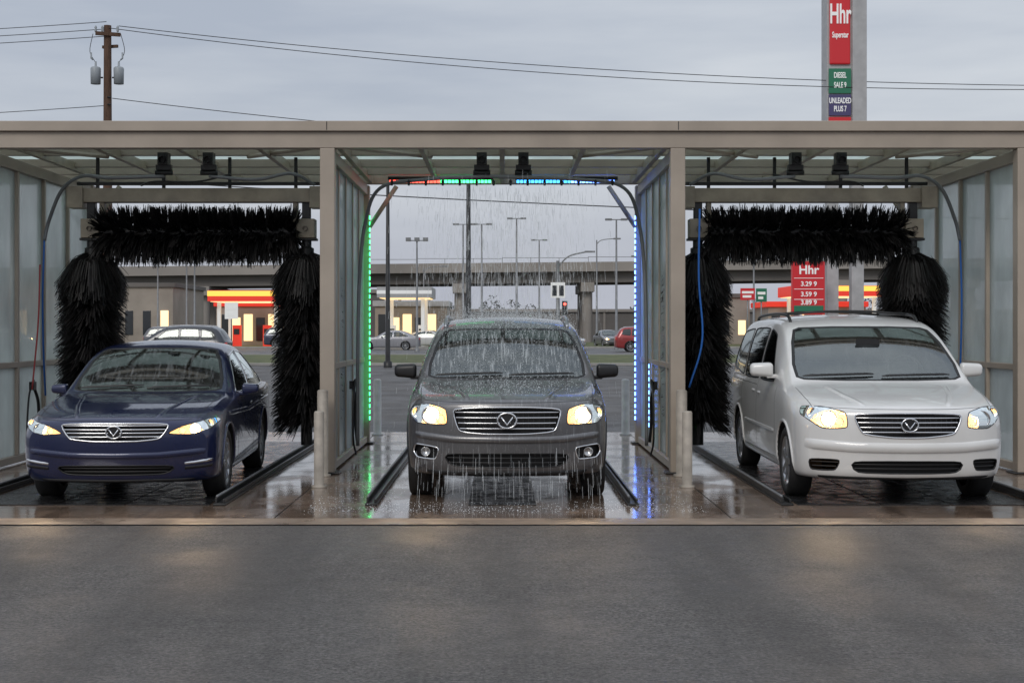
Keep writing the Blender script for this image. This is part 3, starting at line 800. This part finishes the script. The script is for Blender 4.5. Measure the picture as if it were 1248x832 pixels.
def headlight(c,poly,side,depth=.09,bulbs=()):
    P2=[(x*side,z) for x,z in poly]
    if side<0: P2=P2[::-1]
    P2=chaikin(P2,2)
    c.cut(P2,'front',depth,'reflector'); 
    b=MB(); c.patch(b,P2,'front',.002,'lens',g=.04); c.line(b,P2,'front',.010,.003,'black',closed=True)
    for (x,z,r,m) in bulbs:
        co,n,d=c.proj('front',x*side,z); p=co+d*.05
        b.sphere(p,r,m,8,(1,.6,1)); b.lathe([(0,r*1.5),(-.03,r*1.7),(-.03,r*1.5),(0,r*1.2)],p,'chrome',20,'y')
    b.build('headlight',c.root)
    x,z,_,_=bulbs[0]; co,n,d=c.proj('front',x*side,z)
    l=bpy.data.lights.new('headlamp_beam','SPOT'); l.energy=15; l.color=(1,.70,.42); l.spot_size=R(115); l.spot_blend=1.; l.shadow_soft_size=.06
    o=bpy.data.objects.new('headlamp_beam',l); link(o,c.root); o.location=co+Vector((0,-.06,0))
    o.rotation_euler=Vector((0,-1,-.22)).to_track_quat('-Z','Y').to_euler()
def emblem(c,z,r):
    co,n,d=c.proj('front',0,z); b=MB(); p=co+Vector((0,-.015,0)); n_=28
    b.tube([p+Vector((r*1.25*math.cos(6.2832*i/n_),0,r*math.sin(6.2832*i/n_))) for i in range(n_+1)],r*.13,'chrome',8,False)
    b.lathe([(0,.001),(0,r*.98)],p+Vector((0,.008,0)),'black',20,'y')
    b.tube([p+Vector((-r*.75,-.002,r*.45)),p+Vector((0,-.002,-r*.6)),p+Vector((r*.75,-.002,r*.45))],r*.14,'chrome',6)
    b.build('emblem',c.root)
def mirror(c,y,z,w,m,sc=1.,back=.0):
    for s in (1,-1):
        b=MB(); co,n,d=c.proj('side',y,z-.02,s)
        x0=co.x; b.box(min(x0-.04*s,x0+.09*s),max(x0-.04*s,x0+.09*s),y-.03,y+.04,z-.03,z+.01,m); b.build('mirror_arm',c.root,bevel=.012)
        b=MB(); cx=x0+s*(.03+.10*sc)
        b.box(cx-.105*sc,cx+.105*sc,y-.06,y+.05,z-.03,z+.125*sc,m); o=b.build('side_mirror',c.root)
        for v in o.data.vertices:
            if (v.co.x-cx)*s>0: v.co.y+=.03; v.co.z-= .012 if v.co.z>z+.05 else -.02
            if v.co.y<y: v.co.z+= -.012 if v.co.z>z+.05 else .012
        bv=o.modifiers.new('b','BEVEL'); bv.width=.035*sc; bv.segments=4
        for p in o.data.polygons: p.use_smooth=True
        g=MB(); g.box(cx-.08*sc,cx+.08*sc,y+.075,y+.08,z-.005,z+.095*sc,'chrome'); g.build('mirror_glass',c.root)
def seats(c,ycowl,zt,wx=.37):
    b=MB()
    for x in (-wx,wx):
        b.box(x-.24,x+.24,ycowl+1.05,ycowl+1.22,.58,zt-.20,'interior'); b.box(x-.13,x+.13,ycowl+1.08,ycowl+1.18,zt-.19,zt-.02,'interior')
        b.box(x-.25,x+.25,ycowl+.7,ycowl+1.2,.57,.68,'interior'); b.tube([(x-.05,ycowl+1.13,zt-.25),(x-.05,ycowl+1.13,zt-.15)],.01,'chrome',6)
    for x in (-wx-.05,0,wx+.05): b.box(x-.12,x+.12,ycowl+2.1,ycowl+2.2,zt-.24,zt-.06,'interior')
    b.box(-.6,.6,ycowl+2.08,ycowl+2.25,.6,zt-.25,'interior')
    b.build('seats',c.root,bevel=.04,seg=3)
    b=MB(); zc=zt-.30; yc=ycowl+.62
    T=Matrix.Translation((wx,yc,zc))@Matrix.Rotation(R(-25),4,'X')
    b.tube([T@Vector((.18*math.cos(6.2832*i/24),0,.18*math.sin(6.2832*i/24))) for i in range(25)],.014,'interior',6,False)
    b.tube([T@Vector((-.17,0,0)),T@Vector((.17,0,0))],.018,'interior',6); b.tube([T@Vector((0,0,0)),T@Vector((0,0,-.17))],.018,'interior',6)
    b.box(-.12,.12,ycowl+.55,ycowl+.56,zt-.02,zt+.04,'black'); b.build('steering_wheel',c.root)
def wipers(c,xs,off=.02):
    b=MB()
    for (x0,z0),(x1,z1) in xs: c.line(b,[(x0,z0),(x1,z1)],'front',.018,.012,'black',off=off)
    b.build('wipers',c.root)
def windows(c,ws,sides,gm,trim='black'):
    W_=chaikin(ws,2,rt=.08); c.cut(W_,'front',.34,'interior',g=.12)
    b=MB(); c.patch(b,W_,'front',-.002,gm,g=.07); b.build('windshield',c.root)
    b=MB(); c.line(b,W_,'front',.035,.003,'black',closed=True); b.build('windshield_seal',c.root)
    for sd in (1,-1):
        for k,poly in enumerate(sides):
            P2=chaikin(poly,2,rt=.07); c.cut(P2,'side',.16,'interior',sd,g=.15)
            b=MB(); c.patch(b,P2,'side',-.002,'glass_side',sd,g=.08); b.build('side_window',c.root)
            b=MB(); c.line(b,P2,'side',.022,.004,trim,sd,closed=True); b.build('window_trim',c.root)
def seams(c,lines,handles,hm):
    b=MB()
    for sd in (1,-1):
        for L in lines: c.line(b,L,'side',.008,.0008,'black',sd)
    b.build('door_seams',c.root)
    b=MB()
    for sd in (1,-1):
        for (y,z) in handles: c.line(b,[(y,z),(y+.17,z+.005)],'side',.028,.022,hm,sd)
    b.build('door_handles',c.root)
def cav_from(sts,y0,y1):
    out=[]
    for (y,zb,w,zbelt,wr,zr,zt) in sts:
        if y0<=y<=y1: out.append((y,.561,w-.11,zbelt-.03,wr-.07,zr-.055,zt-.065))
    return out
def grille(c,poly,bars,m='chrome',depth=.07,frame=.014,bw=.014,vert=0):
    P2=chaikin(poly,2); c.cut(P2,'front',depth,'cavity',g=.08); b=MB()
    c.line(b,P2,'front',frame,.010,m,closed=True)
    for z,hx in bars: c.line(b,[(-hx,z),(hx,z)],'front',bw,.007,m,off=-.008)
    n=int((max(p[0] for p in poly))/.05)
    for i in range(-n,n+1):
        if vert: c.line(b,[(i*.05,vert[0]),(i*.05,vert[1])],'front',.006,.002,'black',off=-.02)
    b.build('grille',c.root)
def intake(c,poly,depth=.05,bars=(),name='lower_intake'):
    P2=chaikin(poly,2); c.cut(P2,'front',depth,'cavity',g=.08); b=MB(); c.line(b,P2,'front',.012,.002,'black',closed=True)
    for z,x0,x1 in bars: c.line(b,[(x0,z),(x1,z)],'front',.012,.004,'black',off=-.015)
    b.build(name,c.root)

# ---- sedan
sed=[(0,.23,.82,.66,.68,.755,.775),(.035,.21,.87,.69,.73,.785,.81),(.15,.20,.90,.73,.77,.82,.85),(.45,.19,.915,.80,.80,.865,.895),(.95,.19,.92,.865,.81,.92,.95),
(1.30,.19,.92,.895,.81,.95,.975),(1.50,.19,.92,.91,.80,.965,.99),(1.60,.19,.92,.92,.79,.995,1.03),(2.0,.19,.92,.93,.725,1.25,1.30),(2.30,.19,.92,.935,.67,1.39,1.455),(2.8,.19,.92,.94,.65,1.44,1.515),
(3.3,.19,.92,.945,.65,1.425,1.50),(3.75,.19,.92,.955,.665,1.335,1.40),(4.15,.20,.92,.965,.70,1.14,1.19),(4.42,.22,.91,.975,.74,1.03,1.06),(4.70,.24,.90,.97,.74,1.01,1.035),(4.82,.28,.86,.93,.72,.98,1.0),(4.86,.36,.80,.88,.68,.93,.95)]
c=Car('sedan_car',(-3.54,13.15,0),R(2.7),sed,'navy',.28,.62,.12); A1=c
windows(c,[(-.775,.99),(.775,.99),(.61,1.42),(-.61,1.42)],[[(1.78,.965),(2.34,1.33),(2.80,1.385),(2.80,.965)],[(2.87,.965),(2.87,1.385),(3.35,1.365),(3.98,1.08),(3.92,.985)]],'glass','chrome')
grille(c,[(-.50,.752),(-.2,.760),(.2,.760),(.50,.752),(.41,.618),(.2,.598),(-.2,.598),(-.41,.618)],[(.742,.485),(.706,.46),(.674,.44),(.640,.42)],bw=.012)
for s in (1,-1): headlight(c,[(.465,.665),(.60,.735),(.86,.795),(.89,.765),(.85,.705),(.68,.650)],s,.08,[(.71,.702,.034,'lamp'),(.82,.745,.024,'amber'),(.60,.688,.020,'amber')])
emblem(c,.682,.055)
intake(c,[(-.56,.375),(.56,.375),(.46,.285),(-.46,.285)],.05,[(.345,-.50,.50),(.312,-.47,.47)])
b=MB()
for s in (1,-1): c.line(b,[(s*.62,.385),(s*.74,.40),(s*.86,.415)],'front',.03,.012,'chrome'); c.line(b,[(s*.62,.345),(s*.74,.352),(s*.85,.362)],'front',.035,.004,'black')
c.line(b,[(-.80,.50),(-.4,.47),(0,.465),(.4,.47),(.80,.50)],'front',.06,.016,'navy')
b.build('fog_trim',c.root)
b=MB(); c.line(b,[(-.70,.235),(-.3,.232),(0,.23),(.3,.232),(.70,.235)],'front',.035,.012,'black')
for s in (1,-1):
    c.line(b,[(s*.72,.16),(s*.76,.8),(s*.78,1.42)],'top',.007,.001,'black'); c.line(b,[(s*.36,.12),(s*.46,.6),(s*.56,1.3)],'top',.05,.008,'navy')
c.line(b,[(-.68,.79),(-.4,.782),(0,.78),(.4,.782),(.68,.79)],'front',.008,.001,'black')
b.build('bumper_trim',c.root)
wipers(c,[((-.68,1.01),(-.04,1.035)),((.0,1.01),(.64,1.03))])
seams(c,[[(1.62,.30),(1.60,.6),(1.66,.92)],[(2.84,.27),(2.835,.93)],[(3.78,.93),(3.72,.62),(3.55,.40)],[(1.62,.28),(3.3,.27)]],[(2.58,.82),(3.52,.84)],'chrome')
b=MB()
for sd in (1,-1): c.line(b,[(1.0,.80),(2.5,.77),(4.3,.82)],'side',.05,.008,'navy',sd)
b.build('side_crease',c.root)
mirror(c,1.98,.96,.915,'navy',.80)
seats(c,1.5,1.22)
for s in (1,-1):
    b=MB(); c.patch(b,chaikin([(s*.45,.92),(s*.78,.90),(s*.78,.78),(s*.45,.80)] if s>0 else [(-.45,.80),(-.78,.78),(-.78,.90),(-.45,.92)],1),'rear',.004,'sign_red'); b.build('tail_light',c.root)
b=MB(); c.patch(b,chaikin([(-.56,1.10),(.56,1.10),(.5,1.36),(-.5,1.36)],2),'rear',.004,'win_dark'); b.build('rear_window',c.root)
c.finish((.95,3.76),.375,cav_from(sed,1.59,3.8),.92,'navy'); wheels(c,(.95,3.76),.33,.92,5)

# ---- suv
suv=[(0,.29,.84,.82,.72,.915,.945),(.035,.26,.90,.86,.78,.95,.975),(.18,.25,.94,.91,.82,.985,1.01),(.45,.24,.96,.96,.845,1.015,1.04),(.90,.24,.965,1.01,.86,1.055,1.08),
(1.15,.24,.965,1.03,.86,1.075,1.10),(1.30,.24,.965,1.045,.85,1.13,1.155),(1.65,.24,.965,1.055,.80,1.385,1.43),(2.02,.24,.965,1.065,.735,1.61,1.67),(2.5,.24,.965,1.07,.715,1.685,1.76),
(3.2,.24,.965,1.08,.715,1.69,1.765),(4.0,.24,.965,1.09,.715,1.66,1.735),(4.34,.25,.96,1.09,.73,1.60,1.66),(4.58,.27,.95,1.09,.76,1.28,1.32),(4.70,.30,.94,1.03,.80,1.10,1.12),(4.76,.36,.90,.97,.76,1.04,1.06)]
c=Car('suv_car',(.045,13.3,0),0,suv,'grey',.28,.78,.12); A2=c
windows(c,[(-.825,1.125),(.825,1.125),(.665,1.625),(-.665,1.625)],[[(1.68,1.10),(2.18,1.52),(2.72,1.60),(2.72,1.10)],[(2.80,1.10),(2.80,1.60),(3.55,1.60),(3.60,1.11)],[(3.68,1.12),(3.66,1.59),(4.15,1.55),(4.3,1.2)]],'glass_wet')
grille(c,[(-.51,.885),(-.2,.90),(.2,.90),(.51,.885),(.45,.675),(.2,.655),(-.2,.655),(-.45,.675)],[(.855,.48),(.805,.475),(.755,.455),(.705,.44)],vert=(.69,.87),bw=.012)
for s in (1,-1): headlight(c,[(.55,.735),(.565,.885),(.72,.93),(.89,.905),(.925,.83),(.85,.745)],s,.09,[(.71,.825,.052,'lamp'),(.84,.84,.036,'amber'),(.62,.79,.026,'amber')])
emblem(c,.78,.07)
intake(c,[(-.60,.475),(.60,.475),(.52,.345),(-.52,.345)],.05,[(.43,-.56,.56),(.385,-.54,.54)])
for s in (1,-1):
    pl=[(s*.63,.525),(s*.86,.555),(s*.88,.48),(s*.84,.425),(s*.66,.41)]
    if s<0: pl=pl[::-1]
    intake(c,pl,.05,(),'fog_lamp_recess'); b=MB(); co,n,d=c.proj('front',s*.76,.48); b.lathe([(0,.001),(-.01,.035),(-.02,.042),(0,.046)],co+Vector((0,.03,0)),'fogglass',20,'y')
    c.line(b,chaikin(pl,2),'front',.014,.006,'chrome',closed=True); b.build('fog_lamp',c.root)
b=MB(); c.line(b,[(-.74,.29),(-.3,.285),(0,.285),(.3,.285),(.74,.29)],'front',.06,.016,'black')
c.line(b,[(-.86,.64),(-.5,.605),(0,.60),(.5,.605),(.86,.64)],'front',.07,.020,'grey')
for s in (1,-1):
    c.line(b,[(s*.80,.24),(s*.83,.7),(s*.84,1.08)],'top',.008,.001,'black'); c.line(b,[(s*.36,.12),(s*.48,.6),(s*.58,1.0)],'top',.06,.012,'grey')
c.line(b,[(-.76,.955),(-.4,.945),(0,.942),(.4,.945),(.76,.955)],'front',.009,.001,'black')
b.build('bumper_trim',c.root)
wipers(c,[((-.72,1.145),(-.04,1.165)),((.02,1.145),(.68,1.16))])
seams(c,[[(1.45,.40),(1.42,.7),(1.5,1.05)],[(2.76,.36),(2.76,1.07)],[(3.62,1.09),(3.56,.8),(3.40,.55)],[(1.45,.36),(3.2,.35)]],[(2.5,.95),(3.35,.97)],'grey')
b=MB()
for sd in (1,-1): c.line(b,[(1.35,.33),(2.3,.32),(3.25,.33)],'side',.12,.012,'black',sd); c.line(b,[(1.0,.90),(2.5,.90),(4.3,.94)],'side',.05,.008,'grey',sd)
b.build('rocker_cladding',c.root)
mirror(c,1.80,1.13,.955,'black',1.1)
seats(c,1.2,1.44)
b=MB()
for s in (1,-1):
    pts=[]
    for y in (2.15,2.3,2.7,3.2,3.7,4.0,4.1):
        co,n,d=c.proj('top',s*.65,y); pts.append(co+Vector((0,0,.0 if y in (2.15,4.1) else .05)))
    b.tube(bez(pts,4),.018,'silver',8)
b.build('roof_rails',c.root)
for s in (1,-1):
    pl=[(s*.6,1.05),(s*.83,1.03),(s*.85,.8),(s*.65,.85)]
    b=MB(); c.patch(b,chaikin(pl if s<0 else pl[::-1],1),'rear',.004,'sign_red'); b.build('tail_light',c.root)
b=MB(); c.patch(b,chaikin([(-.56,1.18),(.56,1.18),(.5,1.55),(-.5,1.55)],2),'rear',.004,'win_dark'); b.build('rear_window',c.root)
c.finish((.9,3.68),.40,cav_from(suv,1.25,4.2),.965,'black',.045); wheels(c,(.9,3.68),.36,.965,5)

# ---- minivan
van=[(0,.26,.87,.76,.75,.855,.88),(.035,.24,.925,.80,.80,.895,.92),(.18,.23,.96,.86,.83,.935,.965),(.45,.22,.975,.92,.86,.99,1.015),(.85,.22,.985,.985,.87,1.045,1.07),
(1.05,.22,.985,1.01,.87,1.07,1.095),(1.16,.22,.985,1.02,.86,1.12,1.145),(1.6,.22,.985,1.04,.82,1.40,1.44),(2.02,.22,.985,1.05,.775,1.63,1.685),(2.5,.22,.985,1.06,.765,1.715,1.78),
(3.3,.22,.985,1.065,.765,1.725,1.795),(4.3,.22,.985,1.07,.765,1.71,1.78),(4.78,.23,.98,1.08,.775,1.65,1.71),(4.98,.26,.97,1.06,.80,1.30,1.33),(5.07,.30,.95,1.02,.80,1.10,1.12),(5.12,.36,.90,.96,.74,1.04,1.06)]
c=Car('minivan_car',(3.70,13.1,0),R(-1.2),van,'white',.28,.74,.14); A3=c
windows(c,[(-.84,1.12),(.84,1.12),(.71,1.645),(-.71,1.645)],[[(1.70,1.085),(2.22,1.56),(2.62,1.63),(2.62,1.085)],[(2.70,1.085),(2.70,1.635),(3.72,1.635),(3.72,1.09)],[(3.80,1.09),(3.80,1.635),(4.60,1.59),(4.74,1.18)]],'glass_van')
grille(c,[(-.50,.845),(-.2,.855),(.2,.855),(.50,.845),(.42,.665),(.15,.635),(-.15,.635),(-.42,.665)],[(.815,.47),(.772,.455),(.728,.435),(.685,.415)],vert=(.66,.83),bw=.012)
for s in (1,-1): headlight(c,[(.54,.72),(.555,.865),(.74,.91),(.90,.905),(.925,.83),(.76,.71)],s,.09,[(.70,.80,.046,'lamp'),(.83,.845,.032,'amber'),(.61,.775,.024,'amber')])
emblem(c,.75,.06)
intake(c,[(-.52,.42),(.52,.42),(.47,.305),(-.47,.305)],.04,[(.385,-.5,.5),(.345,-.48,.48)])
for s in (1,-1):
    pl=[(s*.60,.43),(s*.87,.43),(s*.85,.325),(s*.64,.325)]
    if s<0: pl=pl[::-1]
    intake(c,pl,.04,[(.40,s*.62,s*.85),(.36,s*.64,s*.84)],'side_vent')
b=MB()
for s in (1,-1): c.line(b,[(s*.82,.28),(s*.85,.6),(s*.86,.98)],'top',.007,.001,'black'); c.line(b,[(s*.38,.12),(s*.50,.5),(s*.58,.95)],'top',.06,.010,'white')
c.line(b,[(-.78,.905),(-.4,.892),(0,.89),(.4,.892),(.78,.905)],'front',.008,.001,'black')
c.line(b,[(-.90,.57),(-.5,.545),(0,.54),(.5,.545),(.90,.57)],'front',.10,.018,'white')
c.line(b,[(-.78,.265),(0,.255),(.78,.265)],'front',.035,.008,'black')
b.build('bumper_trim',c.root)
wipers(c,[((-.75,1.145),(-.05,1.165)),((.02,1.145),(.70,1.16))])
seams(c,[[(1.50,.40),(1.46,.7),(1.5,1.04)],[(2.66,.33),(2.66,1.07)],[(3.76,1.07),(3.76,.60)],[(1.50,.34),(3.5,.33)],[(2.7,1.02),(4.75,1.04)]],[(2.42,.94),(2.80,.95)],'white')
b=MB()
for sd in (1,-1): c.line(b,[(1.5,.60),(3.5,.60)],'side',.04,.010,'white',sd)
b.build('side_moulding',c.root)
mirror(c,1.72,1.15,.985,'white',1.1)
seats(c,1.1,1.48,.40)
b=MB()
for s in (1,-1):
    pts=[]
    for y in (2.3,2.45,2.9,3.5,4.1,4.4,4.5):
        co,n,d=c.proj('top',s*.67,y); pts.append(co+Vector((0,0,0 if y in (2.3,4.5) else .045)))
    b.tube(bez(pts,4),.017,'dark',8)
for y in (2.7,3.9): 
    pts=[c.proj('top',x,y)[0]+Vector((0,0,.045)) for x in (-.65,-.3,0,.3,.65)]; b.tube(pts,.013,'dark',8)
b.build('roof_rails',c.root)
b=MB(); c.patch(b,chaikin([(-.6,1.18),(.6,1.18),(.55,1.56),(-.55,1.56)],2),'rear',.004,'win_dark'); b.build('rear_window',c.root)
c.finish((.95,4.03),.385,cav_from(van,1.15,4.7),.985,'white'); wheels(c,(.95,4.03),.34,.985,7,False)

def dup(src,loc,rz,col,name):
    e=empty(name,loc,rz); m=pm('distant_paint',col,.3,.3,coat=.8)
    for ch in src.root.children:
        if ch.type!='MESH' or ch.name.startswith(('seats','steering')): continue
        o=ch.copy(); S.collection.objects.link(o); o.parent=e
        for i,sl in enumerate(o.material_slots):
            if sl.material==src.paint: sl.link='OBJECT'; sl.material=m
dup(A2,(-16.2,61,0),R(-90),(.03,.035,.045),'passing_car'); dup(A1,(-28,104,0),R(90),(.5,.5,.5),'passing_car')
dup(A2,(-21,104,0),R(90),(.12,.12,.13),'passing_car'); dup(A1,(6.5,112,0),R(90),(.35,.36,.38),'passing_car'); dup(A2,(12.5,100,0),R(90),(.3,.03,.03),'passing_car')
dup(A1,(-3.5,122,.0),R(80),(.6,.6,.6),'parked_car'); dup(A3,(19,105,0),R(-90),(.6,.6,.6),'passing_car'); dup(A2,(-15,119.8,0),R(90),(.05,.06,.1),'parked_car'); dup(A1,(9.8,125,0),R(10),(.2,.2,.22),'parked_car')
dup(A1,(0.5,114,0),R(90),(.05,.05,.06),'passing_car'); dup(A3,(9,130,0),R(-90),(.5,.5,.5),'passing_car'); dup(A1,(-11,109,0),R(-90),(.3,.3,.32),'passing_car'); dup(A2,(-36,112,0),R(90),(.4,.4,.4),'passing_car')

# ------------------------------------------------------------ falling water
e=empty('water_spray'); b=MB(); rn=random.Random(5)
def streak(x,y,z,l,w):
    a=rn.uniform(0,3.14); dx=math.cos(a)*w; dy=math.sin(a)*w; sl=x*.06*l
    b.add([(x-dx,y-dy,z),(x+dx,y+dy,z),(x+dx+sl,y+dy,z-l),(x-dx+sl,y-dy,z-l)],[(0,1,2,3)],'water')
for i in range(4200):
    x=rn.gauss(0,.60)+.04; y=17.0+rn.gauss(0,.2) if i%4 else rn.uniform(15.0,17.4)
    if abs(x)>1.35: continue
    z=rn.uniform(.1,3.3)
    if abs(x)<.99 and z<1.8: z=rn.uniform(1.8,3.3)
    elif z<1.8 and rn.random()<.5: continue
    streak(x,y,z,rn.uniform(.03,.14),rn.uniform(.0005,.0013))
for i in range(230):   # run-off dripping from the bumper
    x=rn.uniform(-.82,.92); yb=13.22+.26*abs((x-.045)/.9)**3
    streak(x,yb-rn.uniform(0,.05),rn.uniform(.12,.55),rn.uniform(.04,.20),rn.uniform(.0005,.0011))
b.build('falling_streaks',e)
b=MB()
for i in range(8000):
    x=rn.gauss(0,.5)+.045; y=rn.uniform(15.2,17.2) if i%4 else rn.uniform(13.5,15.4)
    if abs(x-.045)>.9: continue
    co=A2.bvh.ray_cast(Vector((x-.045,y-13.3,4)),Vector((0,0,-1)))[0]
    if co is None: continue
    z=co.z+(abs(rn.gauss(0,.06)) if i%4 else abs(rn.gauss(0,.012)))+.002; s=rn.uniform(.0015,.004) 
    b.add([(x-s,y,z),(x,y-s,z+s*.3),(x+s,y,z),(x,y+s,z-s*.3),(x,y,z+s*1.3),(x,y,z-s)],[(0,1,4),(1,2,4),(2,3,4),(3,0,4),(1,0,5),(2,1,5),(3,2,5),(0,3,5)],'water')
for i in range(3600):
    x=rn.uniform(-1.75,1.8); y=12.7+rn.random()**1.6*6.8
    if abs(x)<.95 and 13.4<y<18: continue
    z=.012+abs(rn.gauss(0,.012)); s=rn.uniform(.002,.005)
    b.add([(x-s,y,z),(x,y-s,z),(x+s,y,z),(x,y+s,z),(x,y,z+s)],[(0,1,4),(1,2,4),(2,3,4),(3,0,4)],'water')
b.build('splash_droplets',e)

# ------------------------------------------------------------ world, sun, camera
w=bpy.data.worlds.new('World'); S.world=w; w.use_nodes=True; nt=w.node_tree; bg=nt.nodes['Background']; out=nt.nodes['World Output']
sky=N(nt,'ShaderNodeTexSky',sky_type='NISHITA'); sky.sun_disc=False; sky.sun_elevation=R(38); sky.sun_rotation=R(200); sky.air_density=1.5; sky.dust_density=3
nt.links.new(sky.outputs[0],bg.inputs[0]); bg.inputs[1].default_value=.08
tc=N(nt,'ShaderNodeTexCoord'); mp=N(nt,'ShaderNodeMapping'); mp.inputs['Scale'].default_value=(1.2,1.2,7.5); mp.inputs['Rotation'].default_value=(R(4),R(6),0); nt.links.new(tc.outputs['Generated'],mp.inputs['Vector'])
f=mrange(nt,noise(nt,mp.outputs[0],2.2,6,.5),.34,.66,0,1)
c_=mixc(nt,f,(.37,.41,.49),(.55,.58,.63))
sx=N(nt,'ShaderNodeSeparateXYZ'); nt.links.new(tc.outputs['Generated'],sx.inputs[0])
hz=mrange(nt,sx.outputs['Z'],0,.14,.8,0)
c_=mixc(nt,hz,c_,(.42,.435,.505))
zen=mrange(nt,sx.outputs['Z'],.25,.9,1,1.5); vm=N(nt,'ShaderNodeVectorMath',operation='SCALE'); nt.links.new(c_,vm.inputs[0]); nt.links.new(zen,vm.inputs['Scale'])
bg2=N(nt,'ShaderNodeBackground'); nt.links.new(vm.outputs[0],bg2.inputs[0]); bg2.inputs[1].default_value=1.2
mx=N(nt,'ShaderNodeMixShader'); mx.inputs[0].default_value=.88; nt.links.new(bg.outputs[0],mx.inputs[1]); nt.links.new(bg2.outputs[0],mx.inputs[2]); nt.links.new(mx.outputs[0],out.inputs[0])
sl=bpy.data.lights.new('sun','SUN'); sl.energy=.9; sl.angle=R(20); sl.color=(1,.95,.88); so=bpy.data.objects.new('sun',sl); link(so)
az=R(200); el=R(38); d=Vector((math.sin(az)*math.cos(el),math.cos(az)*math.cos(el),math.sin(el)))
so.rotation_euler=(-d).to_track_quat('-Z','Y').to_euler(); so.location=(-10,-20,20)
cam=bpy.data.cameras.new('camera'); co=bpy.data.objects.new('camera',cam); link(co); co.location=(0,0,1.63); co.rotation_euler=(R(90),0,0)
cam.sensor_width=36; cam.lens=1760/1248*36; cam.shift_x=12/1248; cam.shift_y=-16/1248; cam.clip_end=4000; cam.clip_start=.1
S.camera=co
